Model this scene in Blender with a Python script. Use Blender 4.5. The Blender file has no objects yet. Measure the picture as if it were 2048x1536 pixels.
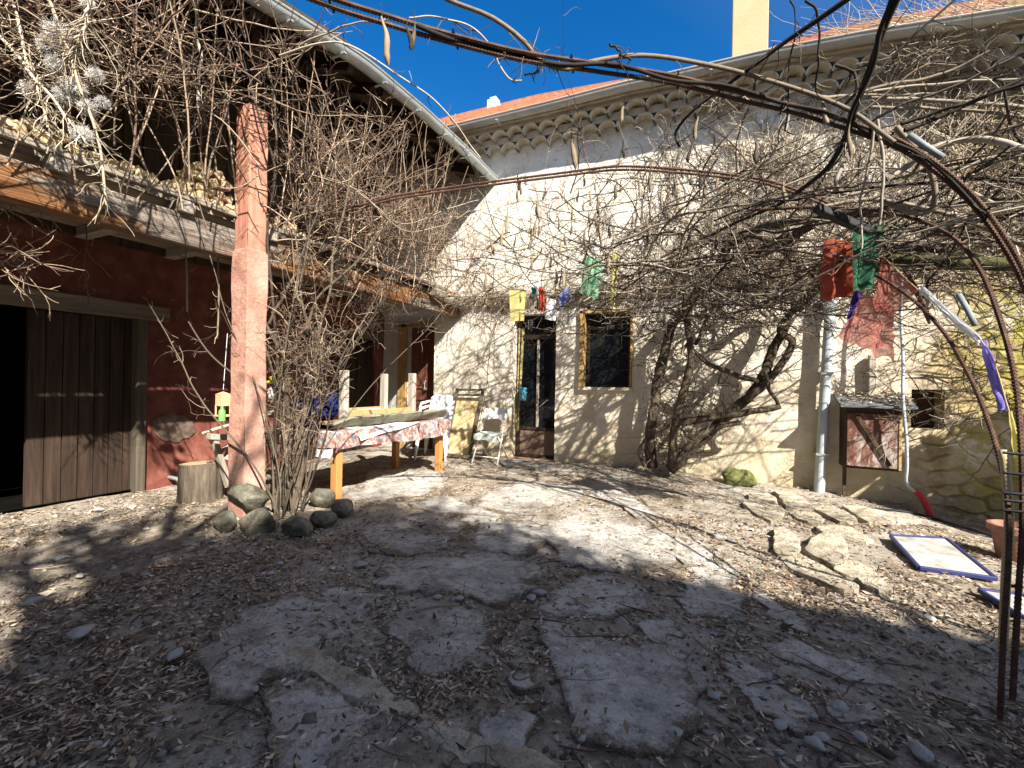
import bpy, bmesh, math, random
import numpy as np
from mathutils import noise as mnoise, Vector, Matrix

rnd = random.Random(7)
rs = np.random.RandomState(11)
sc = bpy.context.scene
COL = sc.collection
rad = math.radians

# ------------------------------------------------------------------ camera frame
# World: X runs along the stone house wall (to the right), Y goes into that wall (wall face at Y=0), Z up.
CAM = np.array([2.824, -6.802, 1.30])
FOC = 900.0
_r = rad(1.0)
AX = np.array([.904, .4277, 0.0]); FWD = np.array([-.4277, .904, 0.0]); UPV = np.array([0, 0, 1.0])
RGT = math.cos(_r) * AX + math.sin(_r) * UPV
UPC = -math.sin(_r) * AX + math.cos(_r) * UPV

def ray(u, v):
    return FWD + (u - 1024) / FOC * RGT + (768 - v) / FOC * UPC
def P(u, v, d):
    return CAM + d * ray(u, v)
def W(u, v, off=0.0):                # on the plane Y = -off
    d = ray(u, v); return CAM + ((-off - CAM[1]) / d[1]) * d
def LX(u, v, x):                     # on the plane X = x
    d = ray(u, v); return CAM + ((x - CAM[0]) / d[0]) * d
def zbase(x, y):
    w = math.exp(-(min(0.0, y) / 1.3) ** 2)
    zr = float(np.interp(x, [-3, 0, 2, 3.9, 4.9, 5.8, 8], [.05, .08, .11, .03, -.07, -.17, -.25]))
    return w * zr + (1 - w) * float(np.interp(x, [2, 4, 6, 9], [0, -.01, -.08, -.15]))
def G(u, v, dz=0.0):                 # on the ground
    z = 0.0
    for _ in range(6):
        d = ray(u, v); p = CAM + ((z - CAM[2]) / d[2]) * d
        z = zbase(p[0], p[1]) + dz
    return np.array([p[0], p[1], z])
def fbm(x, y, s, o=4, seed=0.0):
    return mnoise.fractal(Vector((x * s + seed, y * s - seed, seed * .7)), 1.0, 2.0, o)
def zground(x, y):
    near = max(0.0, 1 - max(0, math.hypot(x - 1.5, y + 3.5) - 7) / 6)
    return zbase(x, y) + near * (.022 * fbm(x, y, 1.3, 3, 3.1) + .012 * fbm(x, y, 6.0, 3, 8.2)) - .006

# ------------------------------------------------------------------ materials
def _nt(name):
    m = bpy.data.materials.new(name); m.use_nodes = True
    nt = m.node_tree; b = nt.nodes['Principled BSDF']
    return m, nt, b
def ramp(nt, fac, stops):
    r = nt.nodes.new('ShaderNodeValToRGB'); e = r.color_ramp.elements
    while len(e) < len(stops): e.new(0.5)
    for el, (p, c) in zip(e, stops):
        el.position = p; el.color = (*c, 1)
    if fac is not None: nt.links.new(fac, r.inputs[0])
    return r.outputs[0]
def coords(nt, scale=(1, 1, 1), rot=(0, 0, 0)):
    t = nt.nodes.new('ShaderNodeTexCoord'); mp = nt.nodes.new('ShaderNodeMapping')
    mp.inputs['Scale'].default_value = scale; mp.inputs['Rotation'].default_value = rot
    nt.links.new(t.outputs['Object'], mp.inputs[0]); return mp.outputs[0]
def nz(nt, vec, s, d=6, r=.6, dist=0.0):
    n = nt.nodes.new('ShaderNodeTexNoise'); n.inputs['Scale'].default_value = s
    n.inputs['Detail'].default_value = d; n.inputs['Roughness'].default_value = r
    n.inputs['Distortion'].default_value = dist
    nt.links.new(vec, n.inputs['Vector']); return n.outputs['Fac']
def mix(nt, fac, a, b, mode='MIX'):
    m = nt.nodes.new('ShaderNodeMix'); m.data_type = 'RGBA'; m.blend_type = mode
    for sock, val in ((m.inputs[0], fac), (m.inputs[6], a), (m.inputs[7], b)):
        if hasattr(val, 'is_linked'): nt.links.new(val, sock)
        elif isinstance(val, (int, float)): sock.default_value = val
        else: sock.default_value = (*val, 1)
    return m.outputs[2]
def mth(nt, op, a, b=0.0, clamp=False):
    m = nt.nodes.new('ShaderNodeMath'); m.operation = op; m.use_clamp = clamp
    for i, val in enumerate((a, b)):
        if hasattr(val, 'is_linked'): nt.links.new(val, m.inputs[i])
        else: m.inputs[i].default_value = val
    return m.outputs[0]
def bump(nt, b, h, strength=.5, dist=.02):
    bm = nt.nodes.new('ShaderNodeBump'); bm.inputs['Strength'].default_value = strength
    bm.inputs['Distance'].default_value = dist
    nt.links.new(h, bm.inputs['Height']); nt.links.new(bm.outputs[0], b.inputs['Normal'])
def mapr(nt, v, a, b):
    m = nt.nodes.new('ShaderNodeMapRange'); m.inputs[1].default_value = a; m.inputs[2].default_value = b
    nt.links.new(v, m.inputs[0]); return m.outputs[0]
def sepxyz(nt, vec):
    s = nt.nodes.new('ShaderNodeSeparateXYZ'); nt.links.new(vec, s.inputs[0]); return s.outputs

def generic(name, c0, c1, scale=8, stretch=(1, 1, 1), rough=.85, bs=.4, bd=.01, bscale=None, lo=.3, hi=.7, c2=None, spec=.25, metal=0.0, dist=0.0):
    m, nt, b = _nt(name)
    v = coords(nt, stretch)
    n1 = nz(nt, v, scale, 8, .62, dist); n2 = nz(nt, v, scale * .23, 4, .55)
    f = mth(nt, 'ADD', mth(nt, 'MULTIPLY', n1, .65), mth(nt, 'MULTIPLY', n2, .35))
    st = [(lo, c0), (hi, c1)]
    if c2: st = [(lo, c0), ((lo + hi) / 2, c1), (hi, c2)]
    nt.links.new(ramp(nt, f, st), b.inputs['Base Color'])
    b.inputs['Roughness'].default_value = rough; b.inputs['Specular IOR Level'].default_value = spec
    b.inputs['Metallic'].default_value = metal
    if bs: bump(nt, b, nz(nt, v, bscale or scale * 2.2, 8, .65), bs, bd)
    return m
def wood(name, c0, c1, axis='X', grain=26, rough=.85, c2=None, bs=.5):
    s = {'X': (.06, 1, 1), 'Y': (1, .06, 1), 'Z': (1, 1, .06)}[axis]
    return generic(name, c0, c1, grain, s, rough, bs, .006, grain * 1.6, .32, .68, c2, dist=.6)
def attrmat(name, stops, rough=.8, noise_amt=.35, scale=30, trans=0.0, spec=.2, bs=0):
    m, nt, b = _nt(name)
    a = nt.nodes.new('ShaderNodeAttribute'); a.attribute_name = 'rnd'
    col = ramp(nt, a.outputs['Fac'], stops)
    v = coords(nt); n = nz(nt, v, scale, 5, .6)
    col = mix(nt, noise_amt, col, ramp(nt, n, [(.3, (.35, .35, .35)), (.7, (1.25, 1.25, 1.25))]), 'MULTIPLY')
    nt.links.new(col, b.inputs['Base Color'])
    b.inputs['Roughness'].default_value = rough; b.inputs['Specular IOR Level'].default_value = spec
    if bs: bump(nt, b, nz(nt, v, scale * 2, 6), bs, .004)
    return m
def clothmat(name, c0, c1, trans=.35, scale=9, clear=0.0):
    m, nt, b = _nt(name)
    v = coords(nt); n = nz(nt, v, scale, 6, .6)
    col = ramp(nt, n, [(.3, c0), (.7, c1)])
    nt.links.new(col, b.inputs['Base Color']); b.inputs['Roughness'].default_value = .9
    b.inputs['Specular IOR Level'].default_value = .1
    w = nt.nodes.new('ShaderNodeTexNoise'); w.inputs['Scale'].default_value = 160
    nt.links.new(v, w.inputs['Vector']); bump(nt, b, w.outputs['Fac'], .25, .003)
    if trans:
        t = nt.nodes.new('ShaderNodeBsdfTranslucent'); nt.links.new(col, t.inputs[0])
        mx = nt.nodes.new('ShaderNodeMixShader'); mx.inputs[0].default_value = trans
        out = nt.nodes['Material Output']
        nt.links.new(b.outputs[0], mx.inputs[1]); nt.links.new(t.outputs[0], mx.inputs[2])
        last = mx.outputs[0]
        if clear:
            tr = nt.nodes.new('ShaderNodeBsdfTransparent'); m2 = nt.nodes.new('ShaderNodeMixShader'); m2.inputs[0].default_value = clear
            nt.links.new(last, m2.inputs[1]); nt.links.new(tr.outputs[0], m2.inputs[2]); last = m2.outputs[0]
        nt.links.new(last, out.inputs[0])
    return m

def mat_house_wall():
    m, nt, b = _nt('lime_plaster')
    v = coords(nt); xyz = sepxyz(nt, v); X, Z = xyz[0], xyz[2]
    n1 = nz(nt, v, 2.2, 9, .68); n2 = nz(nt, v, 11, 8, .65); n3 = nz(nt, v, 45, 6, .6); n4 = nz(nt, v, .8, 5, .6)
    col = ramp(nt, n1, [(.3, (.5, .44, .35)), (.44, (.67, .61, .51)), (.56, (.78, .73, .64)), (.68, (.84, .81, .75))])
    # ochre wash low on the wall, yellow lichen to the right
    och = mth(nt, 'MULTIPLY', mapr(nt, mth(nt, 'ADD', Z, mth(nt, 'MULTIPLY', n4, 2.2)), 3.5, 1.5), mapr(nt, n2, .25, .6), True)
    col = mix(nt, mth(nt, 'MULTIPLY', och, .55, True), col, (.56, .43, .21))
    pat = mapr(nt, nz(nt, v, 1.5, 9, .72), .55, .62)
    col = mix(nt, mth(nt, 'MULTIPLY', pat, .4), col, (.42, .36, .28))
    low = mapr(nt, mth(nt, 'ADD', Z, mth(nt, 'MULTIPLY', n2, .9)), 1.05, .35)
    col = mix(nt, mth(nt, 'MULTIPLY', low, .5, True), col, (.36, .3, .14))
    # exposed rubble stone on the right half
    mpv = nt.nodes.new('ShaderNodeMapping'); mpv.inputs['Scale'].default_value = (3.1, 1, 6.4)
    tc = nt.nodes.new('ShaderNodeTexCoord'); nt.links.new(tc.outputs['Object'], mpv.inputs[0])
    ad = nt.nodes.new('ShaderNodeVectorMath'); ad.operation = 'ADD'
    nn = nt.nodes.new('ShaderNodeTexNoise'); nn.inputs['Scale'].default_value = 2.5
    nt.links.new(v, nn.inputs['Vector']); nt.links.new(mpv.outputs[0], ad.inputs[0]); nt.links.new(nn.outputs['Color'], ad.inputs[1])
    vo = nt.nodes.new('ShaderNodeTexVoronoi'); vo.feature = 'DISTANCE_TO_EDGE'; vo.inputs['Scale'].default_value = 1.0
    nt.links.new(ad.outputs[0], vo.inputs['Vector'])
    vc = nt.nodes.new('ShaderNodeTexVoronoi'); vc.inputs['Scale'].default_value = 1.0; nt.links.new(ad.outputs[0], vc.inputs['Vector'])
    joint = mapr(nt, vo.outputs['Distance'], .02, .13)
    stone = mix(nt, .55, ramp(nt, n2, [(.3, (.26, .2, .12)), (.5, (.42, .34, .21)), (.7, (.6, .53, .41))]), ramp(nt, sepxyz(nt, vc.outputs['Color'])[0], [(0, (.3, .27, .22)), (.5, (.5, .46, .38)), (1, (.7, .64, .52))]), 'OVERLAY')
    stone = mix(nt, joint, (.22, .17, .1), stone)
    sx = mth(nt, 'ADD', X, mth(nt, 'MULTIPLY', n1, 2.6))
    isst = mapr(nt, sx, 4.3, 4.9)
    hole = mapr(nt, n1, .66, .72)
    isst = mth(nt, 'MAXIMUM', mth(nt, 'MULTIPLY', isst, mapr(nt, n4, .68, .55), True), mth(nt, 'MULTIPLY', hole, .8))
    col = mix(nt, isst, col, stone)
    lic = mth(nt, 'MULTIPLY', mapr(nt, sx, 4.9, 5.7), mapr(nt, n2, .44, .54), True)
    lic = mth(nt, 'MULTIPLY', lic, mapr(nt, Z, 3.0, 2.2), True)
    col = mix(nt, mth(nt, 'MULTIPLY', mapr(nt, sx, 4.9, 5.9), .6), col, mix(nt, 1.0, col, (.72, .64, .42), 'MULTIPLY'))
    col = mix(nt, mth(nt, 'MULTIPLY', lic, .95), col, (.3, .28, .03))
    spots = mapr(nt, n3, .62, .72)
    col = mix(nt, mth(nt, 'MULTIPLY', spots, .35), col, (.3, .24, .16))
    nt.links.new(col, b.inputs['Base Color']); b.inputs['Roughness'].default_value = .93; b.inputs['Specular IOR Level'].default_value = .15
    h = mth(nt, 'ADD', mth(nt, 'SUBTRACT', mth(nt, 'MULTIPLY', n2, .8), mth(nt, 'MULTIPLY', pat, .25)), mth(nt, 'MULTIPLY', n3, .25))
    h = mth(nt, 'ADD', h, mth(nt, 'MULTIPLY', mth(nt, 'MULTIPLY', joint, isst), .9))
    bump(nt, b, h, .75, .03)
    return m
def mat_ground():
    m, nt, b = _nt('earth')
    v = coords(nt)
    n1 = nz(nt, v, .9, 8, .65); n2 = nz(nt, v, 7, 9, .7); n3 = nz(nt, v, 60, 6, .7); n4 = nz(nt, v, 2.4, 6, .6)
    col = ramp(nt, n2, [(.28, (.085, .068, .05)), (.48, (.25, .205, .155)), (.68, (.47, .415, .34))])
    col = mix(nt, mapr(nt, n1, .46, .62), col, ramp(nt, n3, [(.3, (.26, .235, .2)), (.7, (.5, .465, .41))]))
    col = mix(nt, mapr(nt, n4, .58, .74), col, (.13, .085, .05))
    col = mix(nt, .5, col, ramp(nt, n3, [(.3, (.45, .45, .45)), (.7, (1.3, 1.3, 1.3))]), 'MULTIPLY')
    nt.links.new(col, b.inputs['Base Color']); b.inputs['Roughness'].default_value = .95; b.inputs['Specular IOR Level'].default_value = .1
    bump(nt, b, mth(nt, 'ADD', n2, mth(nt, 'MULTIPLY', n3, .5)), .9, .02)
    return m
def mat_slab(name, a, c, d, soil=False):
    m, nt, b = _nt(name)
    v = coords(nt)
    n1 = nz(nt, v, 3, 8, .65); n2 = nz(nt, v, 22, 8, .7); n3 = nz(nt, v, 110, 4, .6); n5 = nz(nt, v, 1.1, 5, .6)
    col = ramp(nt, n1, [(.3, a), (.5, c), (.7, d)])
    col = mix(nt, mth(nt, 'MULTIPLY', mapr(nt, n2, .54, .66), .7), col, (.13, .1, .078))
    col = mix(nt, mth(nt, 'MULTIPLY', mapr(nt, n5, .52, .66), .65), col, (.19, .145, .1))
    n7 = nz(nt, v, 8, 10, .75)
    col = mix(nt, .8, col, ramp(nt, n7, [(.36, (.42, .4, .37)), (.5, (.95, .95, .95)), (.64, (1.2, 1.2, 1.2))]), 'MULTIPLY')
    col = mix(nt, .4, col, ramp(nt, n3, [(.35, (.45, .45, .45)), (.65, (1.25, 1.25, 1.25))]), 'MULTIPLY')
    vo = nt.nodes.new('ShaderNodeTexVoronoi'); vo.inputs['Scale'].default_value = 14; nt.links.new(v, vo.inputs['Vector'])
    agg = mapr(nt, vo.outputs['Distance'], .3, .2)
    col = mix(nt, mth(nt, 'MULTIPLY', mth(nt, 'MULTIPLY', agg, mapr(nt, n1, .5, .6)), .3), col, (.13, .13, .14))
    vcr = nt.nodes.new('ShaderNodeTexVoronoi'); vcr.feature = 'DISTANCE_TO_EDGE'; vcr.inputs['Scale'].default_value = 1.7
    wv_ = nt.nodes.new('ShaderNodeVectorMath'); wv_.operation = 'ADD'; nn_ = nt.nodes.new('ShaderNodeTexNoise'); nn_.inputs['Scale'].default_value = 3.5; nt.links.new(v, nn_.inputs['Vector'])
    nt.links.new(v, wv_.inputs[0]); nt.links.new(nn_.outputs['Color'], wv_.inputs[1]); nt.links.new(wv_.outputs[0], vcr.inputs['Vector'])
    crack = mth(nt, 'MULTIPLY', mapr(nt, vcr.outputs['Distance'], .016, .004), mapr(nt, n5, .45, .55), True)
    col = mix(nt, mth(nt, 'MULTIPLY', crack, .85), col, (.07, .055, .04))
    if soil:
        at = nt.nodes.new('ShaderNodeAttribute'); at.attribute_name = 'rim'
        e_ = mth(nt, 'ADD', at.outputs['Fac'], mth(nt, 'ADD', mth(nt, 'MULTIPLY', mth(nt, 'SUBTRACT', n1, .5), 1.5), mth(nt, 'MULTIPLY', mth(nt, 'SUBTRACT', n2, .5), .9)))
        col = mix(nt, mapr(nt, e_, .8, 1.06), col, ramp(nt, n3, [(.35, (.1, .075, .052)), (.65, (.27, .21, .155))]))
    nt.links.new(col, b.inputs['Base Color']); b.inputs['Roughness'].default_value = .9; b.inputs['Specular IOR Level'].default_value = .2
    bump(nt, b, mth(nt, 'ADD', mth(nt, 'ADD', n2, n1), mth(nt, 'MULTIPLY', n3, .5)), 1.0, .03)
    return m
def mat_floral():
    m, nt, b = _nt('floral_oilcloth')
    v = coords(nt)
    vo = nt.nodes.new('ShaderNodeTexVoronoi'); vo.inputs['Scale'].default_value = 27; nt.links.new(v, vo.inputs['Vector'])
    s = nt.nodes.new('ShaderNodeSeparateColor'); nt.links.new(vo.outputs['Color'], s.inputs[0])
    col = ramp(nt, s.outputs[0], [(0, (.42, .1, .045)), (.2, (.36, .2, .13)), (.38, (.1, .13, .2)), (.58, (.4, .34, .3)), (.72, (.36, .07, .06)), (1, (.13, .16, .18))])
    col = mix(nt, mapr(nt, vo.outputs['Distance'], .5, .75), col, (.4, .36, .33))
    nt.links.new(col, b.inputs['Base Color']); b.inputs['Roughness'].default_value = .45
    return m

MT = {}
MT['house'] = mat_house_wall()
MT['earth'] = mat_ground()
MT['slab'] = mat_slab('grey_concrete', (.42, .4, .36), (.62, .59, .54), (.76, .73, .67), True)
MT['stonestep'] = mat_slab('grey_step', (.14, .135, .125), (.24, .23, .21), (.34, .33, .3))
MT['flag'] = mat_slab('limestone', (.42, .37, .27), (.6, .54, .42), (.72, .67, .56))
MT['floral'] = mat_floral()
MT['redwall'] = generic('red_limewash', (.08, .023, .017), (.17, .055, .04), 5, c2=(.29, .115, .088), bs=.5, bd=.015, bscale=16, lo=.3, hi=.72)
MT['pinkplaster'] = generic('pink_render', (.27, .13, .095), (.44, .24, .18), 7, c2=(.56, .35, .28), bs=.8, bd=.015, bscale=24, lo=.34, hi=.66)
MT['whitewall'] = generic('white_render', (.45, .42, .37), (.62, .59, .54), 5, bs=.4, bd=.01, bscale=20)
MT['darkboard'] = wood('dark_boards', (.035, .022, .013), (.085, .055, .033), 'Z', 22)
MT['browndoor'] = wood('brown_planks', (.012, .008, .006), (.036, .022, .015), 'Z', 30, c2=(.07, .045, .03))
MT['reddoor'] = wood('red_brown_planks', (.09, .03, .02), (.19, .07, .045), 'Z', 24)
def beam_mat():
    m, nt, b = _nt('weathered_beam')
    v = coords(nt, (1, .035, 1)); n1 = nz(nt, v, 30, 8, .7, .8); n2 = nz(nt, coords(nt, (1, .25, 1)), 3.2, 6, .65); n3 = nz(nt, v, 90, 6, .7)
    col = ramp(nt, n1, [(.32, (.03, .018, .012)), (.45, (.19, .085, .035)), (.58, (.34, .16, .065)), (.7, (.42, .26, .14))])
    col = mix(nt, mapr(nt, n2, .47, .58), col, ramp(nt, n1, [(.35, (.07, .055, .045)), (.55, (.26, .22, .18)), (.7, (.38, .33, .28))]))
    col = mix(nt, .6, col, ramp(nt, n3, [(.38, (.3, .3, .3)), (.6, (1.25, 1.25, 1.25))]), 'MULTIPLY')
    nt.links.new(col, b.inputs['Base Color']); b.inputs['Roughness'].default_value = .85; b.inputs['Specular IOR Level'].default_value = .15
    bump(nt, b, mth(nt, 'ADD', n1, n3), .9, .012); return m
MT['beam'] = beam_mat()
MT['greybeam'] = wood('grey_timber_y', (.16, .13, .1), (.3, .26, .2), 'Y', 18, c2=(.4, .36, .3))
MT['oldlintel'] = wood('old_lintel', (.06, .05, .04), (.14, .115, .085), 'Y', 18, c2=(.22, .18, .13))
MT['oldjamb'] = wood('old_jamb', (.045, .037, .028), (.1, .083, .062), 'Z', 18, c2=(.17, .14, .105))
MT['greyz'] = wood('grey_timber_z', (.2, .17, .14), (.36, .32, .27), 'Z', 20, c2=(.5, .46, .4))
MT['greyx'] = wood('grey_timber_x', (.17, .15, .12), (.34, .3, .25), 'X', 20, c2=(.46, .42, .36))
MT['postwood'] = wood('red_post', (.22, .085, .06), (.4, .18, .125), 'Z', 18, c2=(.52, .29, .2), bs=.8)
MT['pine'] = wood('varnished_pine', (.36, .17, .05), (.5, .26, .09), 'Z', 20, rough=.6)
MT['pinex'] = wood('raw_pine', (.42, .24, .1), (.56, .36, .18), 'Y', 20)
MT['ochre'] = generic('ochre_paint', (.2, .11, .04), (.4, .25, .09), 14, (1, 1, .25), bs=.6, c2=(.5, .4, .24))
MT['zinc'] = generic('zinc', (.3, .33, .33), (.48, .52, .52), 4, rough=.5, bs=.12, metal=.35, spec=.4)
MT['pipe'] = generic('grey_plastic', (.34, .39, .42), (.46, .51, .54), 5, rough=.45, bs=.1, spec=.4)
MT['tile'] = generic('terracotta_tile', (.1, .04, .022), (.25, .085, .04), 9, c2=(.36, .17, .09), bs=.4, bd=.01)
MT['thatch'] = generic('old_tile', (.1, .06, .04), (.24, .12, .07), 12, c2=(.34, .24, .15), bs=.5)
MT['sleeve'] = generic('dull_grey_sleeve', (.16, .19, .2), (.27, .3, .31), 8, rough=.6, bs=.2)
MT['cement'] = generic('bare_cement', (.09, .06, .047), (.17, .12, .095), 9, c2=(.25, .2, .165), bs=.7, bd=.02)
MT['genoise'] = generic('limed_tile', (.36, .3, .22), (.56, .5, .4), 8, bs=.4, c2=(.62, .57, .47))
MT['mortar'] = generic('mortar', (.4, .35, .27), (.56, .5, .41), 10, bs=.5)
MT['chim'] = generic('ochre_render', (.4, .31, .17), (.5, .405, .25), 3, bs=.4, bd=.01, bscale=20)
MT['rust'] = generic('rust', (.025, .015, .011), (.085, .045, .03), 18, rough=.8, bs=.5, c2=(.15, .085, .06))
MT['black'] = generic('black_rubber', (.008, .008, .009), (.02, .02, .022), 12, rough=.6, bs=.1)
MT['void'] = generic('shade_black', (.004, .004, .004), (.01, .009, .008), 5, rough=1, bs=0, spec=0)  # near-black colour paints in the darkness of unlit rooms
MT['darkframe'] = wood('dark_door_wood', (.018, .012, .009), (.045, .03, .022), 'Z', 24, rough=.6)
MT['kick'] = generic('brown_sheet', (.12, .075, .055), (.22, .15, .12), 6, bs=.2, rough=.7)
def glassy():
    m, nt, b = _nt('window_glass')
    v = coords(nt); n = nz(nt, v, 5, 5, .6)
    nt.links.new(ramp(nt, n, [(.3, (.004, .005, .007)), (.7, (.014, .018, .023))]), b.inputs['Base Color'])
    b.inputs['Roughness'].default_value = .06; b.inputs['Specular IOR Level'].default_value = .25
    bump(nt, b, nz(nt, v, 2.2, 2), .05, .01)
    return m
MT['glass'] = glassy()
MT['white'] = generic('white_plastic', (.72, .73, .74), (.82, .83, .84), 4, rough=.4, bs=.05, spec=.4)
MT['dirtyboard'] = generic('dirty_whiteboard', (.16, .145, .12), (.34, .33, .31), 7, rough=.5, bs=.1, c2=(.46, .46, .455), lo=.32, hi=.6)
MT['whitepaint'] = generic('chipped_white', (.62, .6, .56), (.8, .79, .76), 14, rough=.6, bs=.2)
MT['paper'] = clothmat('white_sheet', (.74, .74, .74), (.82, .82, .82), .2)
MT['bark'] = generic('vine_bark', (.022, .016, .012), (.085, .064, .045), 16, (1, 1, .4), bs=1.0, bd=.03, c2=(.2, .16, .11))
MT['logbark'] = generic('cut_trunk', (.035, .027, .02), (.12, .095, .07), 26, (1, 1, .12), bs=1.0, bd=.03, c2=(.23, .19, .145))
MT['logend'] = generic('sawn_wood', (.34, .25, .15), (.5, .4, .26), 14, bs=.4)
MT['firewood'] = generic('split_wood', (.3, .2, .1), (.5, .38, .22), 14, (.2, 1, 1), rough=.95, bs=.7, c2=(.62, .52, .36), spec=.05)
MT['rock'] = generic('field_stone', (.07, .068, .048), (.16, .15, .11), 11, bs=1.0, bd=.03, bscale=26, c2=(.3, .28, .22), lo=.34, hi=.66)
MT['pebble'] = generic('pale_stone', (.24, .235, .22), (.44, .43, .41), 20, bs=.4)
MT['moss'] = generic('moss', (.05, .055, .02), (.17, .19, .06), 30, bs=.9, bd=.02, c2=(.24, .2, .12))
MT['meterwhite'] = generic('flaking_whitewash', (.08, .035, .026), (.17, .085, .065), 13, (1, 1, .4), c2=(.4, .36, .335), lo=.36, hi=.62, bs=.5, dist=1.2)
MT['meterside'] = generic('dark_old_wood', (.03, .02, .013), (.1, .065, .045), 12, bs=.5)
MT['tin'] = generic('bitumen_sheet', (.07, .08, .085), (.2, .22, .23), 9, rough=.55, bs=.4)
MT['redtube'] = generic('red_sleeve', (.42, .02, .03), (.55, .05, .05), 10, rough=.45, bs=.2)
MT['navy'] = clothmat('navy_tarp', (.012, .016, .07), (.03, .04, .14), 0)
MT['navyframe'] = generic('navy_plastic', (.02, .025, .1), (.04, .05, .16), 8, rough=.4, bs=.1)
MT['tarp'] = generic('olive_canvas', (.14, .13, .09), (.26, .25, .19), 6, bs=.5, bd=.02, bscale=10)
MT['jean'] = clothmat('pale_blue_cloth', (.24, .32, .4), (.4, .48, .55), 0)
MT['terracotta'] = generic('terracotta', (.16, .075, .055), (.3, .15, .11), 9, bs=.4, c2=(.38, .25, .2))
MT['canvas'] = clothmat('cream_canvas', (.5, .38, .2), (.62, .5, .29), .1)
MT['yellow'] = generic('yellow_plastic', (.62, .55, .05), (.75, .7, .12), 6, rough=.5, bs=.1)
MT['twig'] = attrmat('twig_bark', [(0, (.035, .023, .018)), (.4, (.125, .083, .062)), (.75, (.29, .205, .145)), (1, (.52, .41, .29))])
MT['vine'] = attrmat('vine_twig_bark', [(0, (.018, .014, .011)), (.45, (.075, .056, .042)), (.78, (.21, .17, .125)), (1, (.44, .39, .31))])
MT['cane'] = attrmat('pale_cane', [(0, (.04, .03, .023)), (.5, (.1, .078, .058)), (.85, (.19, .155, .1)), (1, (.38, .34, .27))])
MT['creeper'] = attrmat('dead_creeper', [(0, (.14, .1, .07)), (.45, (.38, .31, .22)), (1, (.6, .53, .42))])
MT['leaf'] = attrmat('dry_leaf', [(0, (.04, .03, .024)), (.3, (.13, .092, .065)), (.55, (.31, .22, .15)), (.82, (.5, .385, .27)), (1, (.64, .55, .43))], .75, .3, 60)
MT['gravel'] = attrmat('gravel', [(0, (.09, .075, .06)), (.7, (.22, .19, .155)), (1, (.46, .43, .38))], .9, .3, 80)
MT['pod'] = attrmat('velvet_pod', [(0, (.022, .017, .012)), (.5, (.09, .065, .042)), (1, (.3, .24, .16))], .8, .2, 40)
MT['bud'] = attrmat('bud', [(0, (.14, .06, .05)), (.6, (.36, .16, .14)), (1, (.45, .32, .28))], .7, .2, 40)
MT['fluff'] = attrmat('seed_fluff', [(0, (.5, .48, .45)), (1, (.75, .73, .7))], .9, .1, 40)
MT['green_leaf'] = attrmat('evergreen_leaf', [(0, (.02, .035, .012)), (1, (.06, .1, .03))], .6)

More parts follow.
